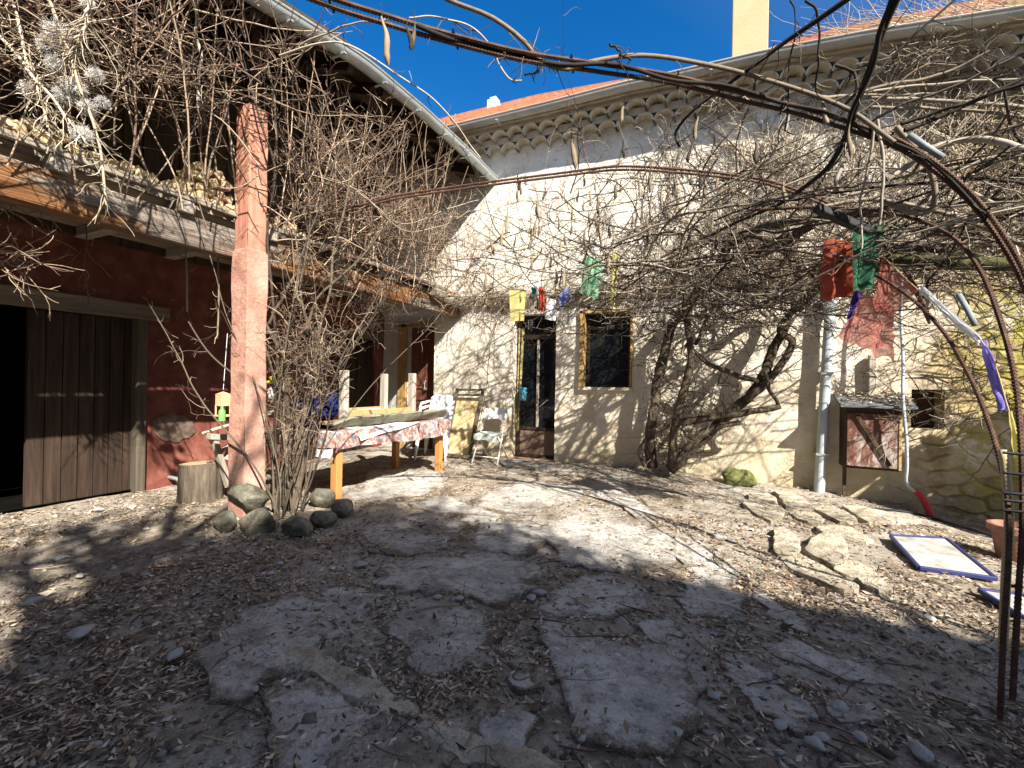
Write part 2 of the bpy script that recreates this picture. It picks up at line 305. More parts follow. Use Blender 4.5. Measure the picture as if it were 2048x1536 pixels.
# ------------------------------------------------------------------ mesh helpers
class MB:
    def __init__(s): s.v = []; s.f = []; s.at = []
    def add(s, vs, fs):
        o = len(s.v); s.v += [tuple(float(c) for c in p) for p in vs]; s.f += [tuple(i + o for i in q) for q in fs]; return s
    def box(s, c, d, rz=0.0):
        x, y, z = d[0] / 2, d[1] / 2, d[2] / 2; ca, sa = math.cos(rz), math.sin(rz); vs = []
        for dz in (-z, z):
            for dx, dy in ((-x, -y), (x, -y), (x, y), (-x, y)):
                vs.append((c[0] + dx * ca - dy * sa, c[1] + dx * sa + dy * ca, c[2] + dz))
        return s.add(vs, [(3, 2, 1, 0), (4, 5, 6, 7), (0, 1, 5, 4), (1, 2, 6, 5), (2, 3, 7, 6), (3, 0, 4, 7)])
    def bar(s, p, q, w, h, up=(0, 0, 1)):
        p = np.array(p, float); q = np.array(q, float); t = q - p; t /= np.linalg.norm(t)
        a = np.cross(t, up)
        if np.linalg.norm(a) < 1e-3: a = np.cross(t, (1, 0, 0))
        a /= np.linalg.norm(a); b = np.cross(a, t); vs = []
        for e in (p, q):
            for i, j in ((-1, -1), (1, -1), (1, 1), (-1, 1)): vs.append(e + a * i * w / 2 + b * j * h / 2)
        return s.add(vs, [(0, 1, 2, 3), (7, 6, 5, 4), (0, 4, 5, 1), (1, 5, 6, 2), (2, 6, 7, 3), (3, 7, 4, 0)])
    def tube(s, pts, r, k=8, cap=True, wob=0.0):
        pts = [np.array(p, float) for p in pts]; n = len(pts)
        rr = [r] * n if not hasattr(r, '__len__') else list(r)
        ref = np.array([.31, .52, .79]); vs = []; fs = []; pa = None
        for i, p in enumerate(pts):
            t = pts[min(i + 1, n - 1)] - pts[max(i - 1, 0)]; t /= (np.linalg.norm(t) + 1e-9)
            a = (ref if pa is None else pa); a = a - t * a.dot(t); a /= (np.linalg.norm(a) + 1e-9); pa = a; b = np.cross(t, a)
            for j in range(k):
                an = 2 * math.pi * j / k
                q = rr[i] * (1 + wob * mnoise.noise(Vector(p) * 9 + Vector((math.cos(an) * 1.3, math.sin(an) * 1.3, 0))))
                vs.append(p + (a * math.cos(an) + b * math.sin(an)) * q)
        for i in range(n - 1):
            for j in range(k):
                fs.append((i * k + j, i * k + (j + 1) % k, (i + 1) * k + (j + 1) % k, (i + 1) * k + j))
        if cap: fs.append(tuple(reversed(range(k)))); fs.append(tuple((n - 1) * k + j for j in range(k)))
        return s.add(vs, fs)
    def prism(s, poly, z0, z1):
        n = len(poly); vs = [(x, y, z0) for x, y in poly] + [(x, y, z1) for x, y in poly]
        return s.add(vs, [tuple(reversed(range(n))), tuple(range(n, 2 * n))] + [(i, (i + 1) % n, n + (i + 1) % n, n + i) for i in range(n)])
    def grid(s, fn, nu, nv):
        vs = [fn(i / nu, j / nv) for j in range(nv + 1) for i in range(nu + 1)]
        return s.add(vs, [(j * (nu + 1) + i, j * (nu + 1) + i + 1, (j + 1) * (nu + 1) + i + 1, (j + 1) * (nu + 1) + i) for j in range(nv) for i in range(nu)])
    def blob(s, c, r, seed=0, amp=.25, sub=3, fr=1.3, cuts=0):
        rr_ = random.Random(seed * 13 + 5); pls = []
        for _ in range(cuts):
            nv_ = Vector((rr_.gauss(0, 1), rr_.gauss(0, 1), rr_.gauss(.25, 1))).normalized(); pls.append((nv_, rr_.uniform(.6, .86)))
        bm = bmesh.new(); bmesh.ops.create_icosphere(bm, subdivisions=sub, radius=1.0)
        vs = []
        for q in bm.verts:
            d = 1 + amp * mnoise.fractal(q.co * fr + Vector((seed * 3.7, seed * 1.9, seed)), 1, 2, 3)
            w_ = q.co * d
            for nv_, dd in pls:
                e_ = w_.dot(nv_) - dd
                if e_ > 0: w_ = w_ - nv_ * e_ * .92
            vs.append((c[0] + w_.x * r[0], c[1] + w_.y * r[1], c[2] + w_.z * r[2]))
        fs = [tuple(q.index for q in f.verts) for f in bm.faces]; bm.free()
        return s.add(vs, fs)

WORLD = {}
def _link(name, me, m, parent, smooth, bev):
    o = bpy.data.objects.new(name, me); COL.objects.link(o)
    if m: me.materials.append(MT[m] if isinstance(m, str) else m)
    if parent is not None: o.parent = parent
    if smooth:
        me.polygons.foreach_set('use_smooth', [True] * len(me.polygons))
        if smooth == 'auto':
            me.set_sharp_from_angle(angle=rad(38))
    if bev:
        b = o.modifiers.new('bevel', 'BEVEL'); b.width = bev; b.segments = 2; b.limit_method = 'ANGLE'; b.angle_limit = rad(40)
    return o
def obj(name, mb, m, parent=None, smooth=False, bev=0, loc=None):
    """mesh given in world coordinates; stored relative to its parent (or to loc when top-level)"""
    off = np.array(loc if loc is not None else (WORLD[parent] if parent is not None else (0, 0, 0)), float)
    me = bpy.data.meshes.new(name)
    me.from_pydata([tuple(np.array(p) - off) for p in mb.v], [], mb.f); me.update()
    if mb.at:
        a_ = me.attributes.new('rim', 'FLOAT', 'POINT'); a_.data.foreach_set('value', np.array(mb.at, np.float32))
    o = _link(name, me, m, parent, smooth, bev)
    if loc is not None: o.location = tuple(float(c) for c in (off - (WORLD[parent] if parent is not None else 0)))
    WORLD[o] = off
    return o
def npobj(name, V, F, m, parent=None, rndattr=None, smooth=True, loc=None):
    off = np.array(loc if loc is not None else (WORLD[parent] if parent is not None else (0, 0, 0)), float)
    V = (V - off).astype(np.float32); k = F.shape[1]
    me = bpy.data.meshes.new(name)
    me.vertices.add(len(V)); me.vertices.foreach_set('co', V.ravel())
    me.loops.add(F.size); me.loops.foreach_set('vertex_index', F.astype(np.int32).ravel())
    me.polygons.add(len(F)); me.polygons.foreach_set('loop_start', np.arange(0, F.size, k, dtype=np.int32))
    if rndattr is not None:
        a = me.attributes.new('rnd', 'FLOAT', 'POINT'); a.data.foreach_set('value', rndattr.astype(np.float32))
    me.update(calc_edges=True); me.validate()
    o = _link(name, me, m, parent, False, 0)
    if smooth: me.polygons.foreach_set('use_smooth', np.ones(len(me.polygons), bool))
    if loc is not None: o.location = tuple(float(c) for c in off)
    WORLD[o] = off
    return o
def thing(name, label, cat, loc, group=None):
    o = bpy.data.objects.new(name, None); COL.objects.link(o); o.empty_display_size = .1
    o.location = tuple(float(c) for c in loc); WORLD[o] = np.array(loc, float)
    o['label'] = label; o['category'] = cat
    if group: o['group'] = group
    return o
def tag(o, label, cat, group=None, kind=None):
    o['label'] = label; o['category'] = cat
    if group: o['group'] = group
    if kind: o['kind'] = kind
    return o
def struct(o): o['kind'] = 'structure'; return o
def stuff(o, label=None, cat=None):
    o['kind'] = 'stuff'
    if label: o['label'] = label; o['category'] = cat
    return o

# ---- curve batches (numpy)
def nrm(a): return a / (np.linalg.norm(a, axis=-1, keepdims=True) + 1e-9)
def walk(S, D, Ln, n, wob, grav=0.0, curl=0.0):
    Mn = len(S); pts = np.zeros((Mn, n, 3)); pts[:, 0] = S; d = nrm(D.copy()); step = (Ln / (n - 1))[:, None]
    c = rs.normal(0, 1, (Mn, 3)) * curl
    for i in range(1, n):
        d = nrm(d + rs.normal(0, wob, (Mn, 3)) + c + np.array([0, 0, grav])); pts[:, i] = pts[:, i - 1] + d * step
    return pts
def kids(Pp, count, ln, spread, t0=.15, up=0.0):
    Mn, n, _ = Pp.shape; idx = rs.randint(0, Mn, count); f = t0 + (1 - t0) * rs.rand(count); j = np.minimum((f * (n - 1)).astype(int), n - 2); fr = f * (n - 1) - j
    fr = np.clip(fr, 0, 1)
    S = Pp[idx, j] * (1 - fr)[:, None] + Pp[idx, j + 1] * fr[:, None]; T = nrm(Pp[idx, j + 1] - Pp[idx, j])
    D = nrm(T + rs.normal(0, spread, (count, 3)) + np.array([0, 0, up]))
    L = rs.uniform(ln[0], ln[1], count) * (1 - .5 * f)
    return S, D, L, idx
def taper(Mn, n, r0, r1, thin=None):
    r0 = np.broadcast_to(np.asarray(r0, float), (Mn,)); r1 = np.broadcast_to(np.asarray(r1, float), (Mn,))
    t = np.linspace(0, 1, n); return (r0[:, None] * (1 - t) + r1[:, None] * t) * 1.12 + (.0007 if thin is None else thin)
class TB:                       # collects tube batches -> one mesh
    def __init__(s): s.V = []; s.F = []; s.R = []; s.o = 0
    def add(s, Pp, R, k=3, rv=None):
        Mn, n, _ = Pp.shape; T = nrm(np.gradient(Pp, axis=1)); ref = np.array([.31, .52, .79])
        a = nrm(np.cross(T, ref)); b = np.cross(T, a)
        an = np.arange(k) * 2 * math.pi / k
        V = Pp[:, :, None, :] + R[:, :, None, None] * (a[:, :, None, :] * np.cos(an)[:, None] + b[:, :, None, :] * np.sin(an)[:, None])
        base = np.arange(Mn)[:, None, None] * n * k; i = np.arange(n - 1)[None, :, None] * k; j = np.arange(k)[None, None, :]; j2 = (j + 1) % k
        F = np.stack([base + i + j, base + i + j2, base + i + k + j2, base + i + k + j], -1).reshape(-1, 4) + s.o
        if rv is None: rv = rs.rand(Mn)
        s.V.append(V.reshape(-1, 3)); s.F.append(F); s.R.append(np.repeat(rv, n * k)); s.o += Mn * n * k
        return s
    def one(s, pts, r0, r1, k=5, n=24, rv=.5, wob=0.0):
        q = smooth_path(pts, n)
        if wob:
            ph = rs.rand(3) * 9
            q = q + np.array([[mnoise.noise(Vector((t * 5 + ph[0], ph[1], ph[2] + c * 7))) for c in range(3)] for t in np.linspace(0, 1, n)]) * wob
        s.add(q[None], taper(1, n, r0, r1), k, np.array([rv])); return q
    def build(s, name, m, parent=None, loc=None):
        return npobj(name, np.concatenate(s.V), np.concatenate(s.F), m, parent, np.concatenate(s.R), True, loc)
def smooth_path(pts, n):
    p = np.array(pts, float)
    if len(p) == 2: return p[0] + (p[1] - p[0]) * np.linspace(0, 1, n)[:, None]
    d = np.concatenate([[0], np.cumsum(np.linalg.norm(np.diff(p, axis=0), axis=1))]); t = np.linspace(0, d[-1], n)
    e = np.vstack([2 * p[0] - p[1], p, 2 * p[-1] - p[-2]]); out = []
    for x in t:
        i = min(max(np.searchsorted(d, x) - 1, 0), len(p) - 2); u = (x - d[i]) / max(d[i + 1] - d[i], 1e-9)
        a, b, c, q = e[i], e[i + 1], e[i + 2], e[i + 3]
        out.append(.5 * ((2 * b) + (c - a) * u + (2 * a - 5 * b + 4 * c - q) * u * u + (3 * b - a - 3 * c + q) * u ** 3))
    return np.array(out)
def pix(l):                     # [(u,v,d)...] -> points
    return [P(u, v, d) for u, v, d in l]

# ================================================================== SETTING
def lines(lo, hi, step, far):
    a = list(np.arange(lo, hi + 1e-6, step)); s = step; x = hi; r = []
    while x < far: s *= 1.5; x += s; r.append(x)
    s = step; x = lo; l = []
    while x > -far: s *= 1.5; x -= s; l.append(x)
    return np.array(l[::-1] + a + r)
gx = lines(-4.5, 7.0, .075, 400); gy = lines(-7.0, .6, .075, 400)
GV = np.array([(x, y, zground(x, y)) for y in gy for x in gx]); nx = len(gx)
ii, jj = np.meshgrid(np.arange(nx - 1), np.arange(len(gy) - 1)); q = (jj * nx + ii).ravel()
GF = np.stack([q, q + 1, q + nx + 1, q + nx], 1)
struct(npobj('ground', GV, GF, 'earth'))

# ---- paving of the yard: broad worn slabs sunk in the earth
def outline(pts2, n=5, amp=.02, seed=0, rough=9):
    p = [np.array(a, float) for a in pts2]; m = len(p); out = []
    for i in range(m):
        a, b, c, d = p[i - 1], p[i], p[(i + 1) % m], p[(i + 2) % m]
        for k in range(n):
            u = k / n
            cr = .5 * ((2 * b) + (c - a) * u + (2 * a - 5 * b + 4 * c - d) * u * u + (3 * b - a - 3 * c + d) * u ** 3)
            e = .55 * cr + .45 * (b + (c - b) * u)
            nv = Vector((e[0] * rough + seed, e[1] * rough, seed * 2.3))
            e = e + np.array([mnoise.noise(nv), mnoise.noise(nv + Vector((31, 7, 3)))]) * amp
            out.append(e)
    return out
SLABS = []
def slab_mesh(mb, px, top=.018, thick=.12, seed=0, amp=.025, tilt=None, lift=0.0, edge=.02, sharp=False):
    g = [G(u, v) for u, v in px]; pl = outline([(a[0], a[1]) for a in g], 5, amp, seed)
    SLABS.append(np.array(pl)); c = np.mean(pl, 0); n = len(pl); tx, ty = tilt or (0, 0)
    def zt(x, y): return zbase(x, y) + top + lift + tx * (x - c[0]) + ty * (y - c[1]) + .006 * fbm(x, y, 5, 3, seed)
    vs = []; fs = []
    rings = [(1.0, -thick), (1.0, -edge * .8), (.992, -edge * .1), (.955, 0), (.78, .0), (.55, 0), (.3, 0)]
    if sharp: rings = [(1.0, -thick), (1.0, -.012), (.988, 0), (.955, .002), (.78, .0), (.55, 0), (.3, 0)]
    for s, dz in rings:
        mb.at += [s] * n
        for p in pl:
            x, y = c + (p - c) * s; j = 0 if s < .95 else edge * .35 * mnoise.noise(Vector((x * 14, y * 14, seed)))
            vs.append((x, y, zt(x, y) + dz + j))
    vs.append((c[0], c[1], zt(*c))); mb.at.append(0)
    for r in range(len(rings) - 1):
        for i in range(n): k = (i + 1) % n; fs.append((r * n + i, r * n + k, (r + 1) * n + k, (r + 1) * n + i))
    o = (len(rings) - 1) * n
    for i in range(n): fs.append((o + i, o + (i + 1) % n, len(rings) * n))
    mb.add(vs, fs)
def z5(l): return [(650 + a / 2.621, 950 + b / 2.621) for a, b in l]
def z6(l): return [(1350 + a / 2.622, 950 + b / 2.622) for a, b in l]
def zf(l): return [(1440 + a / 5.12, 930 + b / 5.12) for a, b in l]
paving = [
 z5([(160, 300), (300, 240), (530, 198), (690, 240), (720, 280), (650, 370), (560, 400), (350, 420), (270, 350)]),
 z5([(720, 320), (830, 250), (1080, 240), (1200, 330), (1110, 400), (950, 425), (760, 375)]),
 z5([(260, 560), (350, 450), (640, 420), (900, 410), (1140, 480), (1060, 620), (880, 690), (700, 640), (430, 622)]),
 z5([(1090, 250), (1330, 165), (1570, 190), (1720, 300), (1830, 420), (1790, 500), (1500, 490), (1260, 470), (1190, 380)]),
 z5([(780, 140), (1000, 30), (1300, 50), (1350, 120), (1150, 190), (980, 215)]),
 z5([(90, 130), (250, -20), (640, -20), (620, 60), (400, 130)]),
 z5([(1150, 690), (1230, 560), (1480, 500), (1640, 560), (1720, 690), (1500, 760), (1260, 740)]),
 z5([(300, 780), (560, 690), (800, 720), (850, 880), (830, 1020), (520, 1010), (380, 900)]),
 z5([(1080, 800), (1190, 750), (1290, 810), (1600, 890), (1900, 940), (1980, 1130), (1900, 1330), (1700, 1420), (1420, 1420), (1270, 1250), (1190, 1020), (1110, 900)]),
 z5([(-60, 640), (60, 580), (320, 610), (250, 690), (80, 830), (-60, 800)]),
 z5([(1350, 100), (1480, 60), (1620, 110), (1780, 230), (1700, 270), (1560, 170)]), z5([(690, 250), (740, 215), (960, 220), (820, 240)]), z5([(640, 110), (760, 150), (960, 225), (720, 215), (560, 190), (420, 150)]),
 z6([(60, 690), (170, 590), (310, 640), (260, 790), (90, 750)]), z6([(90, 510), (190, 440), (330, 560), (240, 580)]), z6([(-190, 790), (-40, 760), (60, 820), (-30, 870), (-150, 860)]),
 z5([(960, 1060), (1000, 1010), (1110, 1040), (1120, 1130), (1010, 1095)]),
 z5([(850, 1260), (960, 1180), (1060, 1290), (1000, 1400), (880, 1370)]),
 z5([(-300, 1120), (0, 1085), (200, 1190), (440, 1370), (600, 1560), (300, 1640), (-250, 1560)]),
 z5([(1650, 310), (1800, 300), (2050, 410), (2180, 530), (2100, 560), (1880, 470)]),
 z5([(1880, 560), (2100, 540), (2180, 620), (2130, 740), (1960, 760), (1850, 680)]),
 z6([(380, 590), (460, 620), (640, 760), (740, 840), (560, 780)]),
 z6([(230, 1000), (390, 950), (560, 1100), (750, 1280), (640, 1350), (480, 1290), (340, 1110)]),
 z6([(830, 1215), (1000, 1215), (1070, 1250), (900, 1285)]),
 z6([(430, 890), (640, 860), (900, 960), (1150, 1040), (1000, 1110), (700, 1010)]),
 [(380, 1330), (470, 1230), (600, 1180), (690, 1230), (590, 1330), (470, 1400)],
]
pvm = MB()
for i, px in enumerate(paving): slab_mesh(pvm, px, .004 + .008 * ((i * 7) % 3) / 2, .1, i * 1.7, .09, edge=.005)
struct(obj('paving', pvm, 'slab', smooth='auto'))
kb = MB()
kpts = [(585, 1292), (650, 1335), (740, 1385), (850, 1445), (960, 1495), (1120, 1560)]
kp = [G(u, v) for u, v in kpts]; kpath = smooth_path(kp, 61)
def kerbfn(a, b):
    i = int(round(b * 60)); p = kpath[i]; t = kpath[min(i + 1, 60)] - kpath[max(i - 1, 0)]; t[2] = 0; t /= np.linalg.norm(t); s = np.array([-t[1], t[0], 0])
    prof = [(-.075, -.08), (-.062, .006), (-.045, .014), (0, .016), (.045, .013), (.055, .004), (.065, -.08)]
    o, h = prof[int(round(a * 6))]; wv = .022 * mnoise.noise(Vector((p[0] * 9, p[1] * 9, o * 20)))
    q = p + s * (o + wv); q[2] += h + wv * .7; return q
kb.grid(kerbfn, 6, 60)
struct(obj('kerb', kb, 'flag', smooth='auto'))

# loose flagstones to the right (each its own thing)
FS = [
 ('flat pale flagstone at the far left corner of the loose stone patch', [(230, 400), (290, 362), (440, 385), (620, 430), (665, 500), (620, 560), (520, 600), (330, 500)]),
 ('small pale flagstone tucked behind the far left corner flagstone', [(300, 350), (310, 310), (480, 310), (580, 370), (565, 408), (430, 375)]),
 ('long pale flagstone running towards the foot of the grey downpipe', [(560, 310), (630, 288), (840, 360), (960, 490), (830, 478), (680, 455), (640, 400)]),
 ('yellowish flagstone in the middle of the back row of loose slabs', [(715, 495), (850, 483), (965, 500), (1080, 580), (1000, 625), (810, 570)]),
 ('striped shadowed flagstone in the back row beside the yellowish one', [(900, 412), (1080, 420), (1250, 490), (1410, 580), (1390, 620), (1240, 605), (960, 470)]),
 ('longest flagstone of the back row below the meter cabinet', [(1255, 462), (1500, 480), (1800, 540), (2060, 600), (1800, 612), (1530, 625), (1420, 575)]),
 ('broad shadow striped flagstone in the middle of the loose patch', [(975, 660), (1100, 620), (1350, 640), (1570, 790), (1480, 822), (1280, 795), (1080, 720)]),
 ('tan flagstone standing proud on the left edge of the loose patch', [(560, 672), (660, 668), (820, 800), (800, 920), (740, 962), (575, 935), (548, 800)]),
 ('wide whitish flagstone with layered surface in front of the tan one', [(860, 890), (1010, 760), (1090, 740), (1250, 795), (1310, 900), (1280, 1000), (1200, 1085), (1000, 1000)]),
 ('long narrow sandy flagstone forming the front edge of the patch', [(645, 985), (850, 925), (1100, 1085), (1440, 1295), (1260, 1315), (870, 1150), (725, 1075)]),
 ('thick white flagstone with a broken edge nearest the whiteboards', [(1155, 1085), (1290, 1010), (1520, 1070), (1755, 1320), (1700, 1335), (1510, 1300), (1400, 1200), (1250, 1160)]),
]
for i, (lab, l) in enumerate(FS):
    mb = MB(); slab_mesh(mb, zf(l),  .018 + .013 * (i % 3), .06, 40 + i * 2.1, .022, ((i % 5 - 2) * .02, (i % 3 - 1) * .03), edge=.02, sharp=True)
    c = np.mean(np.array(mb.v), 0)
    tag(obj('flagstone', mb, 'flag', smooth='auto', loc=(c[0], c[1], zbase(c[0], c[1]))), lab, 'flagstone', 'loose flagstones laid at the right')

# ================================================================== STONE HOUSE (right, wall on Y=0)
GZX = [-4.2, -1.5, .39, 1.5, 2.1, 3.25, 4.2, 5.5, 8.6]; GZZ = [5.62, 5.57, 5.52, 5.51, 5.47, 5.43, 5.35, 5.19, 4.9]
def geave(x): return float(np.interp(x, GZX, GZZ))
house = thing('house', 'old stone house with cream lime plaster, scalloped tile eaves and glazed brown door', 'house', (1.5, .2, 0))
def wall_panel(mb, x0, x1, z0, z1f, y, openings, step=.14, amp=.016, depth=.3, axis='Y', seed=0, sgn=1):
    """wall sheet with rectangular openings and their reveals; axis Y: plane y, coordinate x;   axis X: plane x=y, coordinate along Y"""
    xs = set(np.round(np.arange(x0, x1, step), 3)) | {x1}; zs = set(np.round(np.arange(z0, z1f, step), 3)) | {z1f}
    for a, b, c, d in openings: xs |= {a, b}; zs |= {c, d}
    def clean(s, keep):
        s = sorted(s); out = [s[0]]
        for t in s[1:]:
            if t - out[-1] < .03:
                if t in keep: out[-1] = t
            else: out.append(t)
        return out
    kx = {x0, x1} | {o[0] for o in openings} | {o[1] for o in openings}; kz = {z0, z1f} | {o[2] for o in openings} | {o[3] for o in openings}
    xs = clean(xs, kx); zs = clean(zs, kz)
    def pt(a, z, off=0.0, wob=True):
        w = amp * (fbm(a, z, .9, 4, seed) + .5 * fbm(a, z, 4.0, 3, seed + 5)) if wob else 0
        return (a, y + w + off, z) if axis == 'Y' else (y - w - off, a, z)
    idx = {}; vs = []; fs = []
    def vi(i, j):
        if (i, j) not in idx: idx[(i, j)] = len(vs); vs.append(pt(xs[i], zs[j]))
        return idx[(i, j)]
    for i in range(len(xs) - 1):
        for j in range(len(zs) - 1):
            cx, cz = (xs[i] + xs[i + 1]) / 2, (zs[j] + zs[j + 1]) / 2
            if any(a < cx < b and c < cz < d for a, b, c, d in openings): continue
            fs.append((vi(i, j), vi(i + 1, j), vi(i + 1, j + 1), vi(i, j + 1)))
    mb.add(vs, fs)
    for a, b, c, d in openings:
        for (p, q2) in (((a, c), (a, d)), ((a, d), (b, d)), ((b, d), (b, c)), ((b, c), (a, c))):
            n = 6; ring = []
            for k in range(n + 1):
                t = k / n; ring.append((p[0] + (q2[0] - p[0]) * t, p[1] + (q2[1] - p[1]) * t))
            vs2 = []
            for (aa, zz) in ring: vs2 += [pt(aa, zz), pt(aa, zz, depth, False)]
            mb.add(vs2, [(2 * k, 2 * k + 1, 2 * k + 3, 2 * k + 2) for k in range(n)])
DOOR = (-.39, .37, .04, 2.45); WIN = (.78, 1.57, 1.27, 2.44); NICHE = (4.81, 5.11, .86, 1.32)
hw = MB(); wall_panel(hw, -1.97, 8.6, -.45, 5.6, 0.0, [DOOR, WIN, NICHE], .13, .02, .28)
# the wall's left end and its far side, so it has thickness
hw.add([(-1.97, 0, -.4), (-1.97, .5, -.4), (-1.97, .5, 5.6), (-1.97, 0, 5.6)], [(0, 1, 2, 3)])
hw.add([(-1.97, .5, -.4), (8.6, .5, -.4), (8.6, .5, 5.0), (-1.97, .5, 5.6)], [(0, 1, 2, 3)])
hw.add([(8.6, 0, -.4), (8.6, 7, -.4), (8.6, 7, 5.0), (8.6, 0, 5.0)], [(0, 1, 2, 3)])
obj('wall', hw, 'house', house, smooth=True)
up = MB(); wall_panel(up, -4.2, -1.97, 2.62, 5.6, .012, [], .15, .016)
obj('upper_wall', up, 'house', house, smooth=True)
rw = MB(); wall_panel(rw, -3.25, -1.96, -.2, 2.64, .10, [(-2.66, -2.02, .05, 2.36)], .13, .012, .2, seed=9)
obj('recessed_wall', rw, 'whitewall', house, smooth=True)
nb = MB().box((4.96, .32, 1.09), (.5, .06, .7)); obj('niche_back', nb, 'meterside', house)
# roof
RM = ([-4.2, -1.2, .5, 2, 3, 3.8, 5, 8.6], [.74, .73, .695, .64, .64, .69, .72, .74])
def roofpt(x, r): return geave(x) + .0 + float(np.interp(x, *RM)) * r
rf = MB(); n_w = 64
def rooff(a, b):
    x = -4.2 + 12.8 * a; r = .04 + 3.16 * b
    wv = .06 * abs(math.sin(a * n_w * math.pi)) ; st = .03 * ((b * 11) % 1.0)
    return (x, -.46 + r, roofpt(x, r) + wv - st + .01 * mnoise.noise(Vector((x * 2, r * 3, 0))))
rf.grid(rooff, n_w * 8, 22)
roof = obj('roof', rf, 'tile', house, smooth=True)
rg = MB(); rg.tube([(x, 2.76, roofpt(x, 3.2) - .02) for x in np.linspace(-4.2, 8.6, 60)], .09, 8); obj('ridge_tiles', rg, 'tile', roof, smooth=True)
rb = MB(); rb.grid(lambda a, b: (-4.2 + 12.8 * a, 2.8 + 4 * b, roofpt(-4.2 + 12.8 * a, 3.2) - 2.6 * b), 30, 3); obj('far_slope', rb, 'tile', roof)
ch = MB(); ch.box((3.09, 1.35, 6.9), (.5, .6, 3.0)); obj('chimney', ch, 'chim', roof, bev=.012)
c2 = W(988, 215, -2.5); cc = MB(); cc.box((c2[0], c2[1], c2[2] - .15), (.22, .3, .55)); cc.box((c2[0] + .02, c2[1], c2[2] + .14), (.16, .22, .1)); obj('chimney', cc, 'whitewall', roof, bev=.01)
# scalloped tile eaves
gn = MB()
def tile_row(y0, zoff, r, sp, x0, x1):
    x = x0; k = 0
    while x < x1:
        zc = geave(x) + zoff + .006 * math.sin(k * 2.3); seg = 8; vs = []; fs = []
        for yy in (y0 + .01 * math.sin(k * 1.7), .05):
            for rr in (r, r - .018):
                for i in range(seg + 1):
                    an = math.pi * i / seg; vs.append((x - rr * math.cos(an), yy, zc + rr * math.sin(an) * .92))
        m = seg + 1
        for i in range(seg):
            fs += [(i, i + 1, 2 * m + i + 1, 2 * m + i), (m + i + 1, m + i, 3 * m + i, 3 * m + i + 1), (i + 1, i, m + i, m + i + 1)]
        gn.add(vs, fs); x += sp; k += 1
tile_row(-.31, -.235, .138, .272, -4.1, 8.5); tile_row(-.17, -.385, .138, .272, -4.0, 8.5)
obj('eaves_tiles', gn, 'genoise', house, smooth='auto')
mo = MB()
def mort(y0, za, zb):
    mo.grid(lambda a, b: (-4.2 + 12.8 * a, y0, geave(-4.2 + 12.8 * a) + za + (zb - za) * b), 40, 1)
    mo.grid(lambda a, b: (-4.2 + 12.8 * a, y0 + (.1 - y0) * b, geave(-4.2 + 12.8 * a) + zb), 40, 1)
    mo.grid(lambda a, b: (-4.2 + 12.8 * a, .1 + (y0 - .1) * b, geave(-4.2 + 12.8 * a) + za), 40, 1)
mort(-.29, -.125, -.04); mort(-.15, -.27, -.16); mort(-.36, -.06, .04)
obj('eaves_mortar', mo, 'mortar', house)
def gutter(mb, pts, out, r=.075):
    """half-round trough swept along pts; out = horizontal outward unit vector"""
    out = np.array(out, float); k = 10; th = .006; vs = []; fs = []; n = len(pts)
    for p in pts:
        p = np.array(p)
        for rr in (r, r - th):
            for i in range(k + 1):
                an = math.pi * i / k; vs.append(p - out * rr * math.cos(an) * -1 * 1.0 - np.array([0, 0, rr * math.sin(an)]))
    m = 2 * (k + 1)
    for s in range(n - 1):
        for i in range(k):
            fs += [(s * m + i, (s + 1) * m + i, (s + 1) * m + i + 1, s * m + i + 1), (s * m + k + 1 + i, s * m + k + 2 + i, (s + 1) * m + k + 2 + i, (s + 1) * m + k + 1 + i)]
    mb.add(vs, fs); mb.tube([np.array(p) + out * r for p in pts], .012, 6)
gt = MB(); gutter(gt, [(x, -.46, geave(x)) for x in np.linspace(-4.2, 8.6, 50)], (0, -1, 0), .08)
for x in np.arange(-3.6, 8.4, 3.1): gt.box((x, -.46, geave(x) - .083), (.03, .16, .012))
obj('gutter', gt, generic('dull_gutter', (.3, .29, .26), (.45, .44, .4), 4, rough=.6, bs=.15, metal=.1), house, smooth='auto')
dpx = 3.9; dp = MB()
dp.tube([(dpx + .09, -.12, 2.5), (dpx + .04, -.12, 1.2), (dpx, -.12, .0)], .058, 14); dp.tube([(dpx + .12, -.02, 2.98), (dpx + .115, -.1, 2.93), (dpx + .11, -.12, 2.8), (dpx + .09, -.12, 2.5)], .054, 12)
dp.tube([(dpx + .086, -.12, 2.36), (dpx + .08, -.12, 2.26)], .066, 14)
obj('downpipe', dp, 'pipe', house, smooth='auto')
for z in (.5, 1.5, 2.3): obj('pipe_bracket', MB().bar((dpx + .035 * z, 0, z), (dpx + .035 * z, -.185, z), .13, .025), 'zinc', house)
# thin tile ledge above the door and window
lg = MB(); k = 0
for x in np.arange(-1.35, 4.0, .19):
    z = float(np.interp(x, [-1.4, .2, 1.8, 4], [2.72, 2.70, 2.74, 2.83])) + .015 * math.sin(k * 2.1); k += 1
    lg.tube([(x, .05, z + .02), (x, -.11 - .02 * math.sin(k * 1.3), z - .03)], [.05, .06], 8)
obj('tile_ledge', lg, 'thatch', house, smooth='auto')
